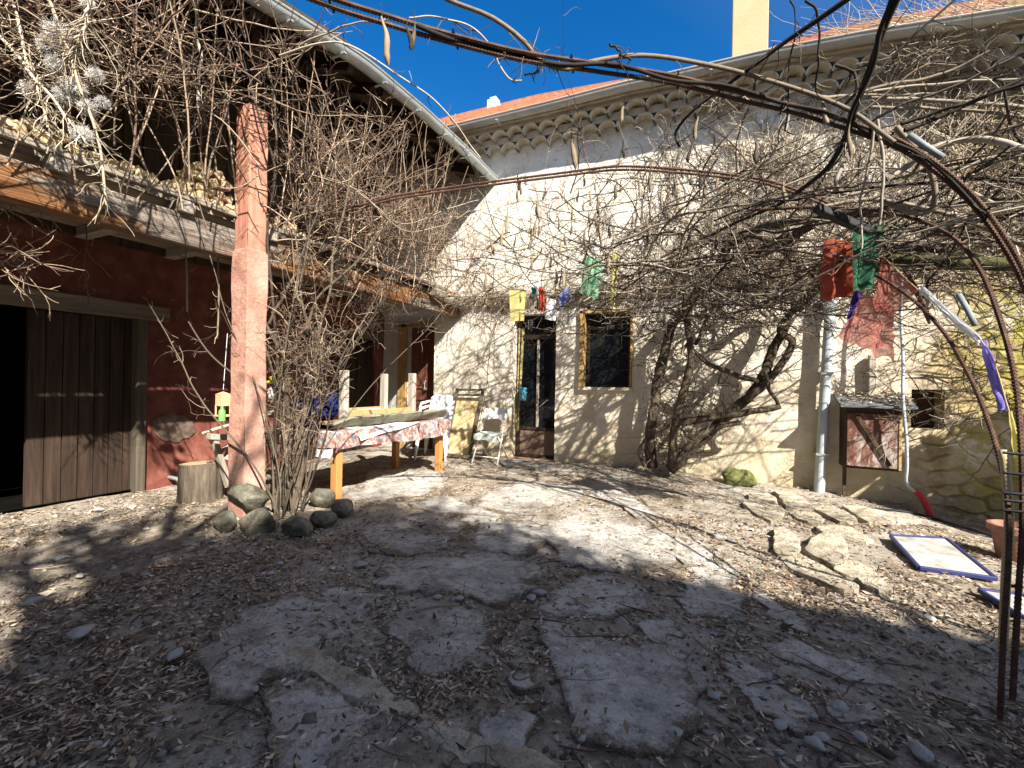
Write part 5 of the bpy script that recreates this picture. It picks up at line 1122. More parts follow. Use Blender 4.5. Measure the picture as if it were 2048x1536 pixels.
for o in podsrc:                      # meshes were stored relative to the vine's foot: recentre them
    me = o.data; co = np.zeros(len(me.vertices) * 3, np.float32); me.vertices.foreach_get('co', co); co = co.reshape(-1, 3) + WORLD[wis].astype(np.float32); me.vertices.foreach_set('co', co.ravel()); me.update()

# dead creeper on the right of the house wall, up to the eaves
crp = thing('creeper', 'dead creeper covering the right of the house wall below the eaves', 'creeper', (4.6, -.05, -.05))
tb2 = TB(); n = 520; S = np.stack([np.where(rs.rand(n) < .9, rs.uniform(2.9, 6.6, n), rs.uniform(1.8, 3.4, n)), np.full(n, -.05), rs.uniform(2.2, 4.4, n)], 1)
K0 = walk(S, np.stack([rs.normal(.1, .5, n), rs.normal(0, .1, n), rs.uniform(.4, 1.1, n)], 1), rs.uniform(.5, 1.8, n), 12, .16, 0, .04)
def hugw(K, d=.14):
    K[:, :, 1] = np.clip(K[:, :, 1], -d, -.025); t = np.interp(K[:, :, 0], GZX, GZZ) - .42; K[:, :, 2] = np.minimum(K[:, :, 2], t); return K
K0 = hugw(K0); tb2.add(K0, taper(n, 12, rs.uniform(.003, .008, n), .002), 4)
S, Dv, Ln, _ = kids(K0, 4600, (.1, .4), .9); K = hugw(walk(S, Dv, Ln, 6, .3, 0, .1), .2); tb2.add(K, taper(4600, 6, rs.uniform(.0015, .004, 4600), .001), 3)
S, Dv, Ln, _ = kids(K, 3200, (.05, .2), 1.0); K2 = hugw(walk(S, Dv, Ln, 4, .3), .24); tb2.add(K2, taper(3200, 4, .0018, .0009), 3)
# tufts under the gutter and sprays on the roof
for c in (W(1830, 120, .25), W(1790, 140, .2), W(1900, 90, .25), W(1860, 95, .3), W(1440, 205, .2), W(1960, 100, .2)):
    m_ = 170; S = c + rs.normal(0, .05, (m_, 3)); K = walk(S, rs.normal(0, 1, (m_, 3)) + [0, -.2, .1], rs.uniform(.1, .45, m_), 7, .25, -.02, .08); K[:, :, 1] = np.minimum(K[:, :, 1], -.03); tb2.add(K, taper(m_, 7, rs.uniform(.0015, .004, m_), .001), 3, .4 + .6 * rs.rand(m_))
m_ = 1500; S = np.stack([rs.uniform(-1.3, 4.0, m_), -.03 - .14 * rs.rand(m_), np.zeros(m_)], 1); S[:, 2] = np.interp(S[:, 0], [-1.4, .2, 1.8, 4], [2.78, 2.76, 2.8, 2.89]) + rs.normal(0, .04, m_)
K = walk(S, np.stack([rs.normal(0, .8, m_), rs.normal(-.2, .3, m_), rs.normal(-.25, .5, m_)], 1), rs.uniform(.1, .38, m_), 6, .25, -.05, .08); K[:, :, 1] = np.clip(K[:, :, 1], -.3, -.02); tb2.add(K, taper(m_, 6, rs.uniform(.0012, .0035, m_), .001), 3, rs.rand(m_) * .8)
tb2.build('wall_stems', 'creeper', crp)
rt = TB(); m_ = 420; xs_ = rs.uniform(4.0, 7.5, m_); rr_ = rs.uniform(0, 1.6, m_); S = np.stack([xs_, -.46 + rr_, np.array([roofpt(a, b) for a, b in zip(xs_, rr_)]) + .05], 1)
K = walk(S, np.stack([rs.normal(-.6, .5, m_), rs.normal(.3, .4, m_), rs.normal(.25, .2, m_)], 1), rs.uniform(.3, 1.1, m_), 8, .18, -.03, .05); rt.add(K, taper(m_, 8, rs.uniform(.002, .005, m_), .001), 3); rt.build('roof_stems', 'creeper', crp)
# thin branches low on the right wall
rw_ = TB(); m_ = 60; S = np.stack([rs.uniform(4.6, 6.2, m_), rs.uniform(-.7, -.1, m_), rs.uniform(1.0, 2.3, m_)], 1); K = walk(S, np.stack([rs.normal(-.4, .7, m_), rs.normal(0, .2, m_), rs.normal(0, .4, m_)], 1), rs.uniform(.4, 1.2, m_), 12, .17, 0, .05); rw_.add(K, taper(m_, 12, rs.uniform(.003, .007, m_), .0015), 4)
S, Dv, Ln, _ = kids(K, 700, (.1, .4), .7); K2 = walk(S, Dv, Ln, 6, .2, 0, .08); rw_.add(K2, taper(700, 6, .0025, .0009), 3); rw_.build('low_branches', 'vine', crp)

# ================================================================== CLIMBING ROSE / SHRUB at the pillar
shp = G(572, 1030); shb = thing('shrub', 'tall bare shrub of many canes fanning up in front of the pink pillar', 'shrub', shp)
def zs(l, d=4.45): return [(380 + a / 2.477, 480 + b / 2.477, d + (0 if len(r_) == 0 else r_[0])) for a, b, *r_ in l]
ST = [
 (zs([(480, 1330), (430, 1080), (380, 900), (335, 760), (220, 660), (100, 560), (0, 400)]), .016, .006, .6), (zs([(495, 1330), (450, 1100), (400, 950), (360, 830), (300, 700)]), .018, .008, .55),
 (zs([(500, 1300), (490, 1000), (480, 640), (440, 520), (390, 420), (330, 300), (290, 200), (255, 90), (225, -60)]), .024, .012, .7), (zs([(390, 410), (440, 310), (510, 190), (590, 110), (680, 20)]), .016, .008, .7),
 (zs([(510, 1340), (525, 1050), (560, 880), (600, 700), (650, 420), (690, 240), (700, 60), (760, -150), (800, -420)]), .02, .007, .85), (zs([(520, 1340), (545, 1000), (560, 850), (610, 650), (640, 520), (590, 420), (555, 250), (580, 80), (600, -150), (560, -500)]), .022, .007, .8),
 (zs([(490, 1320), (475, 950), (478, 700), (530, 520), (590, 420), (640, 290), (740, 190), (850, 80), (950, -60)]), .024, .008, .75), (zs([(530, 1330), (550, 1080), (540, 900), (600, 730)]), .02, .009, .8),
 (zs([(370, 1250), (368, 900), (362, 600), (370, 300), (375, 100), (360, -200), (380, -600), (370, -1100)]), .009, .005, .95), (zs([(478, 1000), (470, 850), (477, 690)]), .018, .016, .9),
 (zs([(500, 1320), (440, 1150), (390, 1000), (385, 800), (380, 700)]), .014, .006, .5), (zs([(560, 1320), (500, 1150), (520, 900), (560, 700), (700, 560), (800, 440)]), .012, .004, .5),
 ([(492, -20, 4.0), (492, 85, 4.1), (502, 164, 4.15), (523, 256, 4.2), (547, 325, 4.25), (547, 376, 4.3), (533, 478, 4.4), (545, 600, 4.45), (560, 800, 4.45), (570, 1010, 4.45)], .008, .018, .25),
 ([(545, -20, 4.0), (533, 102, 4.1), (547, 212, 4.2), (550, 307, 4.25), (548, 340, 4.3)], .007, .011, .75), ([(330, 80, 4.4), (342, 190, 4.4), (362, 280, 4.4), (376, 342, 4.4), (372, 440, 4.45), (374, 620, 4.5)], .006, .009, .95), ([(310, -20, 4.2), (350, 60, 4.2), (372, 110, 4.3), (400, 210, 4.3), (430, 330, 4.4), (436, 520, 4.4), (434, 680, 4.5)], .006, .008, .9),
 ([(425, -20, 4.2), (437, 85, 4.2), (444, 140, 4.3), (460, 260, 4.3), (480, 420, 4.4)], .006, .009, .95), ([(391, -30, 3.6), (396, 102, 3.6), (400, 218, 3.6)], .013, .012, 1.0),
 ([(165, 225, 3.9), (172, 400, 3.9), (170, 530, 3.9), (174, 610, 3.9)], .006, .005, .75), ([(300, 140, 4.1), (330, 120, 4.1), (390, 115, 4.1), (450, 140, 4.1), (490, 105, 4.1), (560, 90, 3.9), (640, 88, 3.6)], .008, .005, .9), ([(210, 115, 4.2), (240, 100, 4.2), (310, 110, 4.2), (330, 145, 4.2), (318, 220, 4.2)], .008, .006, .7),
 ([(80, 240, 4.2), (150, 320, 4.2), (230, 375, 4.2), (330, 490, 4.2)], .006, .004, .9), ([(50, 220, 4.2), (130, 290, 4.2), (220, 350, 4.2), (270, 390, 4.2)], .006, .004, .85),
 ([(650, 300, 4.6), (680, 350, 4.6), (740, 400, 4.7), (790, 440, 4.7), (830, 445, 4.7), (900, 415, 4.8), (960, 400, 5.0)], .006, .004, .95), ([(600, 340, 4.4), (660, 355, 4.4), (720, 380, 4.5), (800, 460, 4.6), (880, 452, 4.8), (940, 420, 4.9)], .006, .004, .9),
]
st = TB(); SP = []
for l, r0, r1, rv in ST: SP.append(st.one(pix(l), r0 * .8, r1 * .9, 7, 40, rv * .75 if rv < .9 else rv, .03))
m_ = 24; bs_ = shp + rs.normal(0, 1, (m_, 3)) * [.1, .1, 0]; K = walk(bs_, np.stack([rs.normal(.04, .13, m_), rs.normal(.1, .13, m_), np.full(m_, 1.0)], 1), rs.uniform(1.2, 3.6, m_), 40, .045, .01, .008); r0 = rs.uniform(.004, .011, m_)
st.add(K, taper(m_, 40, r0, r0 * .35), 6, rs.rand(m_) * .75); SP += [k for k in K]
st.build('stems', 'cane', shb)
def prune(K, boxes):
    Q = K.reshape(-1, 3) - CAM; d = Q @ FWD; u = 1024 + FOC * (Q @ RGT) / np.maximum(d, .1); v = 768 - FOC * (Q @ UPC) / np.maximum(d, .1); u = u.reshape(K.shape[:2]); v = v.reshape(K.shape[:2]); keep = np.ones(len(K), bool)
    for (a, b, c, e, p_) in boxes: keep &= ~(((u > a) & (u < b) & (v > c) & (v < e)).any(1) & (rs.rand(len(K)) < p_))
    return K[keep]
OPEN = [(455, 535, 215, 500, .8), (455, 528, 500, 1000, .6), (0, 350, 255, 520, .6)]      # gaps in the thicket: post, pillar, firewood
sb = TB(); SPa = np.stack([smooth_path(list(q), 30) for q in SP])
# thicket along the balcony edge and up under the gutter
def fillv(n, lo, hi, dirm, dirs, ln_, nseg=10, wob=.16, curl=.06):
    S = vol(n, lo, hi); Dv = rs.normal(0, 1, (n, 3)) * dirs + dirm; return walk(S, Dv, rs.uniform(ln_[0], ln_[1], n), nseg, wob, 0, curl)
def caproof(K, xmax=-.3):
    g = np.interp(K[:, :, 1], GLY, GLZ) - .12; ins = K[:, :, 0] < -.6; K[:, :, 2] = np.where(ins, np.minimum(K[:, :, 2], g + (-.8 - K[:, :, 0]) * .3), K[:, :, 2]); K[:, :, 1] = np.minimum(K[:, :, 1], -.05); K[:, :, 0] = np.maximum(K[:, :, 0], -3.1); return K
A = caproof(fillv(260, (-1.7, -3.9, 2.55), (-.75, -.5, 3.6), (.1, .1, .7), (.5, .8, .6), (.5, 1.5), wob=.1, curl=.045))
B = caproof(fillv(110, (-1.6, -6.6, 3.1), (-1.0, -4.0, 3.9), (.2, .3, .35), (.4, .8, .5), (.6, 1.6), wob=.09, curl=.035))
B2 = caproof(fillv(120, (-1.3, -6.4, 3.3), (-.5, -4.0, 4.1), (.1, .2, .4), (.5, .8, .6), (.6, 1.5), wob=.09, curl=.035))
Cq = caproof(fillv(85, (-1.5, -4.4, 2.6), (-.6, -2.6, 4.0), (.2, -.1, .6), (.4, .6, .6), (.5, 1.4)))
BUD = []
for K in (B, B2): K[:, :, 2] = np.maximum(K[:, :, 2], 3.05 + .12 * (K[:, :, 0] + 1.6))
for K, cnt in ((A, 1900), (B, 700), (B2, 600), (Cq, 480)):
    K = prune(K, OPEN); m_ = len(K); r0 = rs.uniform(.0025, .006, m_); sb.add(K, taper(m_, 10, r0, r0 * .35), 4)
    S, Dv, Ln, _ = kids(K, cnt, (.12, .5), .8); K1 = prune(caproof(walk(S, Dv, Ln, 7, .15, 0, .06)), OPEN); sb.add(K1, taper(len(K1), 7, rs.uniform(.0014, .003, len(K1)), .0009), 3)
    S, Dv, Ln, _ = kids(K1, int(cnt * .75), (.05, .2), .9); K2 = prune(caproof(walk(S, Dv, Ln, 4, .25)), OPEN); sb.add(K2, taper(len(K2), 4, .0014, .0008), 3)
    BUD.append(K1)
m_ = 75; S = vol(m_, (-1.5, -6.2, 2.5), (-.8, -1.2, 3.1)); Kc = prune(caproof(walk(S, np.stack([rs.normal(.12, .16, m_), rs.normal(.05, .3, m_), np.full(m_, 1.)], 1), rs.uniform(1.0, 2.4, m_), 16, .05, 0, .012)), OPEN[:2]); m_ = len(Kc); sb.add(Kc, taper(m_, 16, rs.uniform(.004, .008, m_), .002), 5, .55 + .45 * rs.rand(m_))
S, Dv, Ln, _ = kids(Kc, 700, (.08, .35), .5, .1, .3); K1 = prune(caproof(walk(S, Dv, Ln, 6, .12, 0, .04)), OPEN); sb.add(K1, taper(len(K1), 6, .0022, .001), 3, .4 + .6 * rs.rand(len(K1)))
S, Dv, Ln, _ = kids(SPa, 750, (.1, .5), .7, .35); K = walk(S, Dv, Ln, 7, .22, 0, .08); K = prune(caproof(K), OPEN); sb.add(K, taper(len(K), 7, rs.uniform(.0014, .0035, len(K)), .0009), 3)
S, Dv, Ln, _ = kids(K, 1100, (.05, .22), .9); K2 = prune(walk(S, Dv, Ln, 5, .25), OPEN); sb.add(K2, taper(len(K2), 5, .0015, .0008), 3)
# brush of twigs halfway up the stems
c = P(610, 700, 4.45); m_ = 360; S = c + rs.normal(0, 1, (m_, 3)) * [.16, .12, .22]; K = walk(S, rs.normal(0, 1, (m_, 3)), rs.uniform(.12, .4, m_), 7, .25, 0, .12); sb.add(K, taper(m_, 7, rs.uniform(.0014, .003, m_), .001), 3)
# clump hanging from the tile fringe, and sprigs at the left edge
c = P(745, 610, 5.9); m_ = 260; S = c + rs.normal(0, 1, (m_, 3)) * [.14, .14, .12]; K = walk(S, rs.normal(0, 1, (m_, 3)) + [0, 0, -.5], rs.uniform(.12, .45, m_), 7, .25, -.08, .1); sb.add(K, taper(m_, 7, rs.uniform(.0014, .003, m_), .001), 3, .4 * rs.rand(m_))
for u, v, d in ((30, 420, 3.4), (20, 520, 3.2), (60, 545, 3.3), (15, 330, 3.3)):
    m_ = 16; S = P(u - 40, v - 20, d) + rs.normal(0, .05, (m_, 3)); K = walk(S, rs.normal(0, .5, (m_, 3)) + AX * .9 + [0, 0, -.25], rs.uniform(.15, .5, m_), 8, .2, -.02, .06); sb.add(K, taper(m_, 8, .004, .0012), 4, .6 + .4 * rs.rand(m_)); S, Dv, Ln, _ = kids(K, 40, (.05, .2), .7); sb.add(walk(S, Dv, Ln, 5, .2), taper(40, 5, .002, .001), 3)
sb.build('twigs', 'twig', shb)
# buds / hips on the twig tips
BUD = np.concatenate(BUD[1:]); tips = BUD[rs.randint(0, len(BUD), 900), -1]; bt = TB(); m_ = len(tips); L_ = .011; dirs_ = nrm(rs.normal(0, 1, (m_, 3))); Pb = np.stack([tips, tips + dirs_ * L_ * .5, tips + dirs_ * L_, tips + dirs_ * L_ * 1.6], 1); sz = rs.uniform(.5, 1.25, m_)[:, None]; bt.add(Pb, np.tile(np.array([[.0015, .0065, .006, .001]]), (m_, 1)) * sz, 5)
stuff(bt.build('buds', 'bud', shb))

# clematis with fluffy seed heads at the upper left
cle = thing('clematis', 'wild clematis with fluffy grey seed heads at the upper left', 'climber', P(150, 330, 2.6))
cs = TB(); Q = []
for l in ([(98, -30, 2.6), (102, 0, 2.6), (123, 68, 2.6), (140, 113, 2.6), (164, 191, 2.6), (191, 266, 2.6), (208, 342, 2.6), (215, 410, 2.6)], [(180, -20, 2.6), (176, 20, 2.6), (170, 62, 2.6), (144, 109, 2.6)], [(-10, 60, 2.6), (60, 140, 2.6), (130, 230, 2.6), (170, 280, 2.6)], [(20, -10, 2.6), (40, 60, 2.6), (60, 140, 2.6), (100, 260, 2.6)]): Q.append(cs.one(pix(l), .008, .005, 6, 30, rnd.uniform(.5, 1), .02))
S, Dv, Ln, _ = kids(np.stack(Q), 260, (.1, .5), .8); K = walk(S, Dv, Ln, 7, .2, -.02, .08); cs.add(K, taper(260, 7, .003, .001), 3); cs.build('stems', 'creeper', cle)
for u, v, r_ in ((118, 70, .13), (100, 92, .1), (110, 128, .08), (190, 150, .07), (150, 175, .1), (130, 190, .09), (175, 215, .08), (165, 270, .09), (175, 8, .06), (60, 180, .08), (205, 205, .06)):
    c = P(u, v, 2.62); m_ = 700; d_ = nrm(rs.normal(0, 1, (m_, 3))); S = c + d_ * r_ * .18 * rs.rand(m_)[:, None]; tbf = TB(); K = walk(S, d_ + rs.normal(0, .4, (m_, 3)), r_ * rs.uniform(.25, .7, m_), 5, .35, -.03, .15); tbf.add(K, taper(m_, 5, .0012, .0006, .0), 3); tbf.build('seed_head', 'fluff', cle, loc=None)

# ================================================================== GROUND LITTER
def inpoly(pts, poly):
    x, y = pts[:, 0], pts[:, 1]; ins = np.zeros(len(pts), bool); j = len(poly) - 1
    for i in range(len(poly)):
        xi, yi = poly[i]; xj, yj = poly[j]; c = ((yi > y) != (yj > y)) & (x < (xj - xi) * (y - yi) / (yj - yi + 1e-12) + xi); ins ^= c; j = i
    return ins
def scatter(n, near=True):
    """positions weighted towards the camera"""
    a = rs.uniform(-1.35, 1.2, n); d = 1.0 + 6.6 * rs.rand(n) ** 1.55; p = CAM[:2] + d[:, None] * (FWD[:2] + (a * 1.16)[:, None] * AX[:2])
    ok = (p[:, 1] < -.03) & (p[:, 0] > -3.2) & (p[:, 0] < 8); return p[ok]
def leaves(n, name, label, size, matn, lift=.004, onslab=.3, curl=.5, dens=None, ratio=(.22, .38)):
    p = scatter(n); den = np.array([mnoise.noise(Vector((a * 1.1, b * 1.1, 4))) + .6 * mnoise.noise(Vector((a * 4.3, b * 4.3, 9))) for a, b in p]); keep = rs.rand(len(p)) < np.clip(.5 + 1.6 * den, .06, 1); p = p[keep]
    sl_ = np.zeros(len(p), bool)
    for s_ in SLABS: sl_ |= inpoly(p, s_)
    keep = (~sl_) | (rs.rand(len(p)) < onslab); p = p[keep]; sl_ = sl_[keep]; m = len(p)
    z = np.array([zground(a, b) for a, b in p]); z = np.where(sl_, np.maximum(z, [zbase(a, b) + .026 for a, b in p]), z) + lift + rs.uniform(0, .008, m)
    an = rs.uniform(0, 2 * math.pi, m); L_ = rs.uniform(size[0], size[1], m); wd = L_ * rs.uniform(*ratio, m); t = np.stack([np.cos(an), np.sin(an), rs.normal(0, .22, m)], 1); s_ = np.stack([-np.sin(an), np.cos(an), rs.normal(0, .35, m)], 1); c = np.stack([p[:, 0], p[:, 1], z], 1); up_ = np.array([0, 0, 1.])
    cu_ = (rs.normal(0, .25, m) * curl * L_)[:, None] * up_
    V = np.stack([c - t * L_[:, None] * .5 + cu_, c - s_ * wd[:, None] * .5 + np.abs(cu_) * .5, c + s_ * wd[:, None] * .5 + np.abs(cu_) * .6, c + t * L_[:, None] * .5 + cu_], 1)
    V[:, :, 2] = np.maximum(V[:, :, 2], (z - .002)[:, None]); b_ = np.arange(m)[:, None] * 4; F = np.concatenate([b_ + [0, 1, 2], b_ + [1, 3, 2]], 0)
    stuff(npobj(name, V.reshape(-1, 3), F, matn, None, np.repeat(rs.rand(m), 4), False), label, 'leaf litter')
leaves(155000, 'leaf_litter', 'dry brown wisteria leaves scattered all over the yard', (.014, .048), 'leaf', onslab=.16)
leaves(6500, 'large_leaf_litter', 'larger curled brown leaves lying among the small ones', (.045, .08), 'leaf', onslab=.15, curl=.9)
leaves(9000, 'straw_litter', 'thin straw coloured stalks scattered among the leaves', (.04, .13), 'leaf', onslab=.2, curl=.3, ratio=(.025, .045))
p = scatter(14000); m = len(p); z = np.array([zground(a, b) for a, b in p]); oc = np.array([(1, 0, 0), (0, 1, 0), (-1, 0, 0), (0, -1, 0), (0, 0, 1), (0, 0, -1)], float); r_ = rs.gamma(2.0, .0036, m) + .003
V = oc[None] * r_[:, None, None] * rs.uniform(.6, 1.4, (m, 1, 3)) + rs.normal(0, .15, (m, 6, 3)) * r_[:, None, None]; V[:, :, 2] *= .6; V += np.stack([p[:, 0], p[:, 1], z + r_ * .2], 1)[:, None]; b_ = np.arange(m)[:, None] * 6
F = np.concatenate([b_ + f for f in ([0, 1, 4], [1, 2, 4], [2, 3, 4], [3, 0, 4], [1, 0, 5], [2, 1, 5], [3, 2, 5], [0, 3, 5])], 0); stuff(npobj('gravel', V.reshape(-1, 3), F, 'gravel', None, np.repeat(rs.rand(m), 6), False), 'small chips of gravel scattered over the earth', 'gravel')
p = scatter(700); m = len(p); z = np.array([zground(a, b) for a, b in p]) + .014; K = walk(np.stack([p[:, 0], p[:, 1], z], 1), rs.normal(0, 1, (m, 3)) * [1, 1, .03], rs.uniform(.06, .3, m), 6, .12, 0, .04); zz = z[:, None] + np.abs(K[:, :, 2] - z[:, None]) * .15; K[:, :, 2] = zz
tl = TB(); tl.add(K, taper(m, 6, rs.uniform(.0012, .004, m), .001), 4); stuff(tl.build('twig_litter', 'twig'), 'broken twigs lying on the ground', 'twigs')
# leaves on the meter roof
m = 380; a = rs.rand(m); b = rs.rand(m) * .98; c = np.stack([RX0 + .01 + (RXW - .02) * a, -.425 * b, 1.27 - .13 * b + rs.uniform(0, .03, m)], 1); an = rs.uniform(0, 6.3, m); t = np.stack([np.cos(an), np.sin(an), rs.normal(0, .25, m)], 1); s_ = np.stack([-np.sin(an), np.cos(an), rs.normal(0, .3, m)], 1); V = np.stack([c - t * .03, c - s_ * .009, c + s_ * .009, c + t * .03], 1); b_ = np.arange(m)[:, None] * 4
stuff(npobj('roof_leaves', V.reshape(-1, 3), np.concatenate([b_ + [0, 1, 2], b_ + [1, 3, 2]], 0), 'leaf', None, np.repeat(.4 + .6 * rs.rand(m), 4), False), 'dry leaves heaped on the meter cabinet roof', 'leaves')
# loose stones
PB = []
for s in range(4):
    mb = MB(); mb.blob((0, 0, 0), (1.1, .8, .5), s * 4 + 2, .2, 3, 1.4, 10); me = bpy.data.meshes.new('pebble'); me.from_pydata(mb.v, [], mb.f); me.polygons.foreach_set('use_smooth', [True] * len(me.polygons)); me.materials.append(MT['pebble']); PB.append(me)
def stone(u, v, r):
    p = G(u, v); o = bpy.data.objects.new('pebble', rnd.choice(PB)); COL.objects.link(o); o.location = (p[0], p[1], p[2] + r * .4); o.scale = (r, r, r); o.rotation_euler = (0, 0, rnd.uniform(0, 6))
    tag(o, 'pale loose pebble lying among the leaves of the yard', 'pebble', 'pale loose pebbles in the yard')
for u, v, r in [(198, 1023, .05), (265, 1016, .045), (292, 1060, .03), (245, 1052, .025), (65, 1208, .05), (160, 1155, .03), (120, 1120, .04), (290, 1153, .03), (160, 1275, .06), (778, 1298, .017), (1243, 1136, .025), (510, 1382, .02), (700, 1375, .02), (900, 1298, .02), (1063, 1200, .035), (875, 1198, .03), (920, 1200, .03), (826, 1312, .02), (1152, 1362, .02), (1218, 1492, .02),
                (1640, 1480, .03), (1720, 1480, .03), (1840, 1510, .045), (1430, 1395, .03), (1560, 1455, .03), (1630, 1495, .04), (1440, 1080, .06), (1680, 1420, .04), (1970, 1305, .03), (1860, 1240, .03), (430, 1085, .025), (350, 1315, .04), (560, 1130, .03), (500, 1110, .025), (540, 1150, .03), (720, 1135, .05), (1080, 1190, .04), (1165, 1480, .02), (1350, 1470, .03)]: stone(u, v, r)

# ================================================================== OFF-FRAME SHADE CASTERS (unseen, behind and right of the camera)
nh = thing('shadow_house', 'tall unseen house behind the camera, its outline shaped to shade the yard', 'house', (11, -11, 0))
sil = [(-6.6, 0), (-6.6, 3.8), (-6.93, 4.0), (-7.3, 4.35), (-7.94, 4.8), (-8.38, 5.2), (-8.55, 5.6), (-8.7, 6.05), (-8.86, 6.55), (-9.08, 7.15), (-9.45, 7.85), (-10.2, 8.8), (-11.6, 9.15), (-12.15, 8.6), (-12.7, 8.0), (-17, 7), (-17, 0)]  # outline shaped so its cast shadow darkens the near yard
mb = MB(); n = len(sil); mb.add([(9, y_, z_) for y_, z_ in sil] + [(14, y_, z_) for y_, z_ in sil], [tuple(range(n)), tuple(reversed(range(n, 2 * n)))] + [(i, n + i, n + (i + 1) % n, (i + 1) % n) for i in range(n)]); obj('wall', mb, 'whitewall', nh)
sp_ = smooth_path([(9, a, b) for a, b in sil[2:15]], 60); m = 4200; c = sp_[rs.randint(0, 60, m)] + rs.normal(0, 1, (m, 3)) * [.05, .26, .24] + [-.05, 0, 0]; t = nrm(rs.normal(0, 1, (m, 3))); s_ = nrm(np.cross(t, rs.normal(0, 1, (m, 3)))); V = np.stack([c - t * .07, c - s_ * .04, c + s_ * .04, c + t * .07], 1); b_ = np.arange(m)[:, None] * 4
shadow_leaves = thing('shadow_leaves', 'unseen leaf cards added along the roof edge to break up its shadow', 'shadow_leaves', (9, -9, 6)); npobj('foliage', V.reshape(-1, 3), np.concatenate([b_ + [0, 1, 2], b_ + [1, 3, 2]], 0), 'green_leaf', shadow_leaves, np.repeat(rs.rand(m), 4), False)  # leaves and stems added out of view to roughen the house's shadow edge
ib = TB(); c = sp_[rs.randint(0, 60, 420)]; ib.add(walk(c, rs.normal(0, 1, (420, 3)) * [.2, 1, .6] + [0, .35, .45], rs.uniform(.3, 1.3, 420), 8, .15), taper(420, 8, .016, .004), 4); ib.build('stems', 'twig', shadow_leaves)
yw = MB(); yw.box((2.9, -11.6, 2.3), (12.2, .5, 5.2)); tag(obj('sky_block_wall', yw, 'whitewall', loc=(2.9, -11.6, 0)), 'high unseen wall added behind the camera to cut the sky light', 'wall')  # added out of view to hold back low sky light
# evergreen bush just out of frame on the right
bu = thing('laurel_bush', 'dense evergreen bush just right of the yard', 'bush', (7.3, -1.5, -.2))
m = 6500; d_ = nrm(rs.normal(0, 1, (m, 3))); c = np.array([7.2, -1.5, 1.6]) + d_ * (rs.rand(m) ** .4)[:, None] * [.75, .75, 1.15]; t = nrm(rs.normal(0, 1, (m, 3))); s_ = nrm(np.cross(t, rs.normal(0, 1, (m, 3)))); V = np.stack([c - t * .07, c - s_ * .03, c + s_ * .03, c + t * .07], 1); b_ = np.arange(m)[:, None] * 4
npobj('foliage', V.reshape(-1, 3), np.concatenate([b_ + [0, 1, 2], b_ + [1, 3, 2]], 0), 'green_leaf', bu, np.repeat(rs.rand(m), 4), False); mb = MB(); mb.tube([(7.3, -1.5, -.3), (7.2, -1.5, 1.6)], [.07, .03], 8); obj('trunk', mb, 'bark', bu, smooth=True)
# bare tree behind the camera (its branches streak the ground at the left)
bt_ = thing('bare_tree', 'bare leafless tree standing behind the camera', 'tree', (5.2, -9.4, 0))
tr_ = TB(); q0 = tr_.one([(5.2, -9.6, -.2), (5.25, -9.6, 1.6), (5.1, -9.4, 3.6), (4.8, -9.2, 5.8)], .16, .07, 8, 24, .4)
S, Dv, Ln, _ = kids(q0[None], 34, (1.6, 3.4), .8, .5, .4); K = walk(S, Dv, Ln, 12, .14, .03, .03); tr_.add(K, taper(34, 12, .06, .016), 5); S, Dv, Ln, _ = kids(K, 170, (.5, 1.6), .6, .2, .2); K2 = walk(S, Dv, Ln, 8, .16, .02); tr_.add(K2, taper(170, 8, .018, .005), 4); S, Dv, Ln, _ = kids(K2, 420, (.2, .6), .6); K3 = walk(S, Dv, Ln, 6, .18); tr_.add(K3, taper(420, 6, .008, .003), 3); tr_.build('branches', 'twig', bt_)

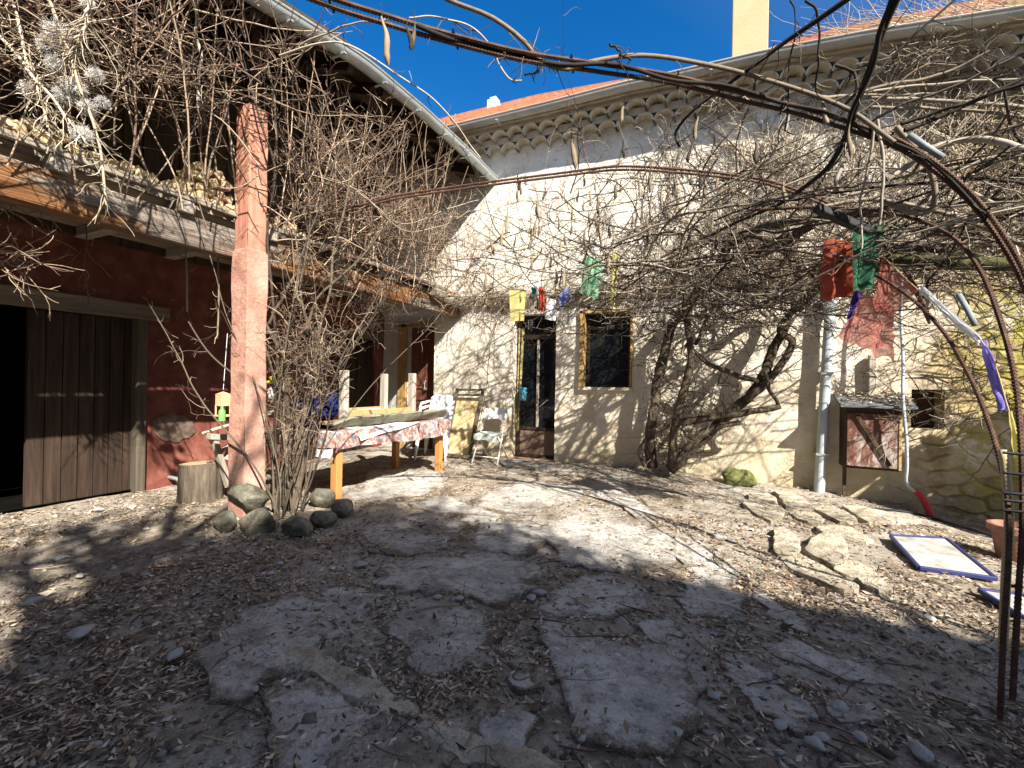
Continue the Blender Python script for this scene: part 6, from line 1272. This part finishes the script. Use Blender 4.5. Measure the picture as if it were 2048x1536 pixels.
# ================================================================== LIGHT, SKY, CAMERA
EL = rad(38.0); AZ = math.atan2(.811, -.585)
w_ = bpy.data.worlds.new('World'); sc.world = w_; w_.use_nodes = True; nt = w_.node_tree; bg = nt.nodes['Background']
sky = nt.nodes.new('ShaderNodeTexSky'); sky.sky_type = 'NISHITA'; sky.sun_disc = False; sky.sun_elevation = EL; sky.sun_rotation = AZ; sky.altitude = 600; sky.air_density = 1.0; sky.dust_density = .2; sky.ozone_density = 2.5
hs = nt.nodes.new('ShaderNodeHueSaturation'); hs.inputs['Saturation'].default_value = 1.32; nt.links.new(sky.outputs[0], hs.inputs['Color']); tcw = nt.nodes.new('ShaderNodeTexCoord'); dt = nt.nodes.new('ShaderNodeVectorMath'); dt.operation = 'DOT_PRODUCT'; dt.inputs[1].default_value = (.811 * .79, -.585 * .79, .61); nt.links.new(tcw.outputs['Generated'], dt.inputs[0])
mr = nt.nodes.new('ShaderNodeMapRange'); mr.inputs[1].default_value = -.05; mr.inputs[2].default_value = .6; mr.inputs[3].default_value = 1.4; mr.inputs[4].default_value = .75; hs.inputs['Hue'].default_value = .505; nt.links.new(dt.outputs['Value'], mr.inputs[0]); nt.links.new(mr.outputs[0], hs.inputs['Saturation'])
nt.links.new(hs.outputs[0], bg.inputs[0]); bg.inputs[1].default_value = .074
L = bpy.data.lights.new('Sun', 'SUN'); L.energy = 5.0; L.angle = rad(.53); L.color = (1.0, .93, .82)
lo = bpy.data.objects.new('Sun', L); COL.objects.link(lo); dv = Vector((-.811 * math.cos(EL), .585 * math.cos(EL), -math.sin(EL))); lo.rotation_euler = dv.to_track_quat('-Z', 'Y').to_euler(); lo.location = (6, -6, 12)
cd = bpy.data.cameras.new('Camera'); cd.sensor_width = 36; cd.lens = FOC / 2048 * 36; cd.clip_start = .05; cd.clip_end = 2000
co = bpy.data.objects.new('Camera', cd); COL.objects.link(co)
M4 = Matrix(((RGT[0], UPC[0], -FWD[0], CAM[0]), (RGT[1], UPC[1], -FWD[1], CAM[1]), (RGT[2], UPC[2], -FWD[2], CAM[2]), (0, 0, 0, 1))); co.matrix_world = M4
sc.camera = co
sc.render.resolution_x = 1024; sc.render.resolution_y = 768
vs_ = sc.view_settings; vs_.view_transform = 'Standard'; vs_.look = 'None'; vs_.gamma = 1.0; vs_.exposure = 1.48
sc.cycles.max_bounces = 6; sc.cycles.diffuse_bounces = 3; sc.cycles.use_denoising = True
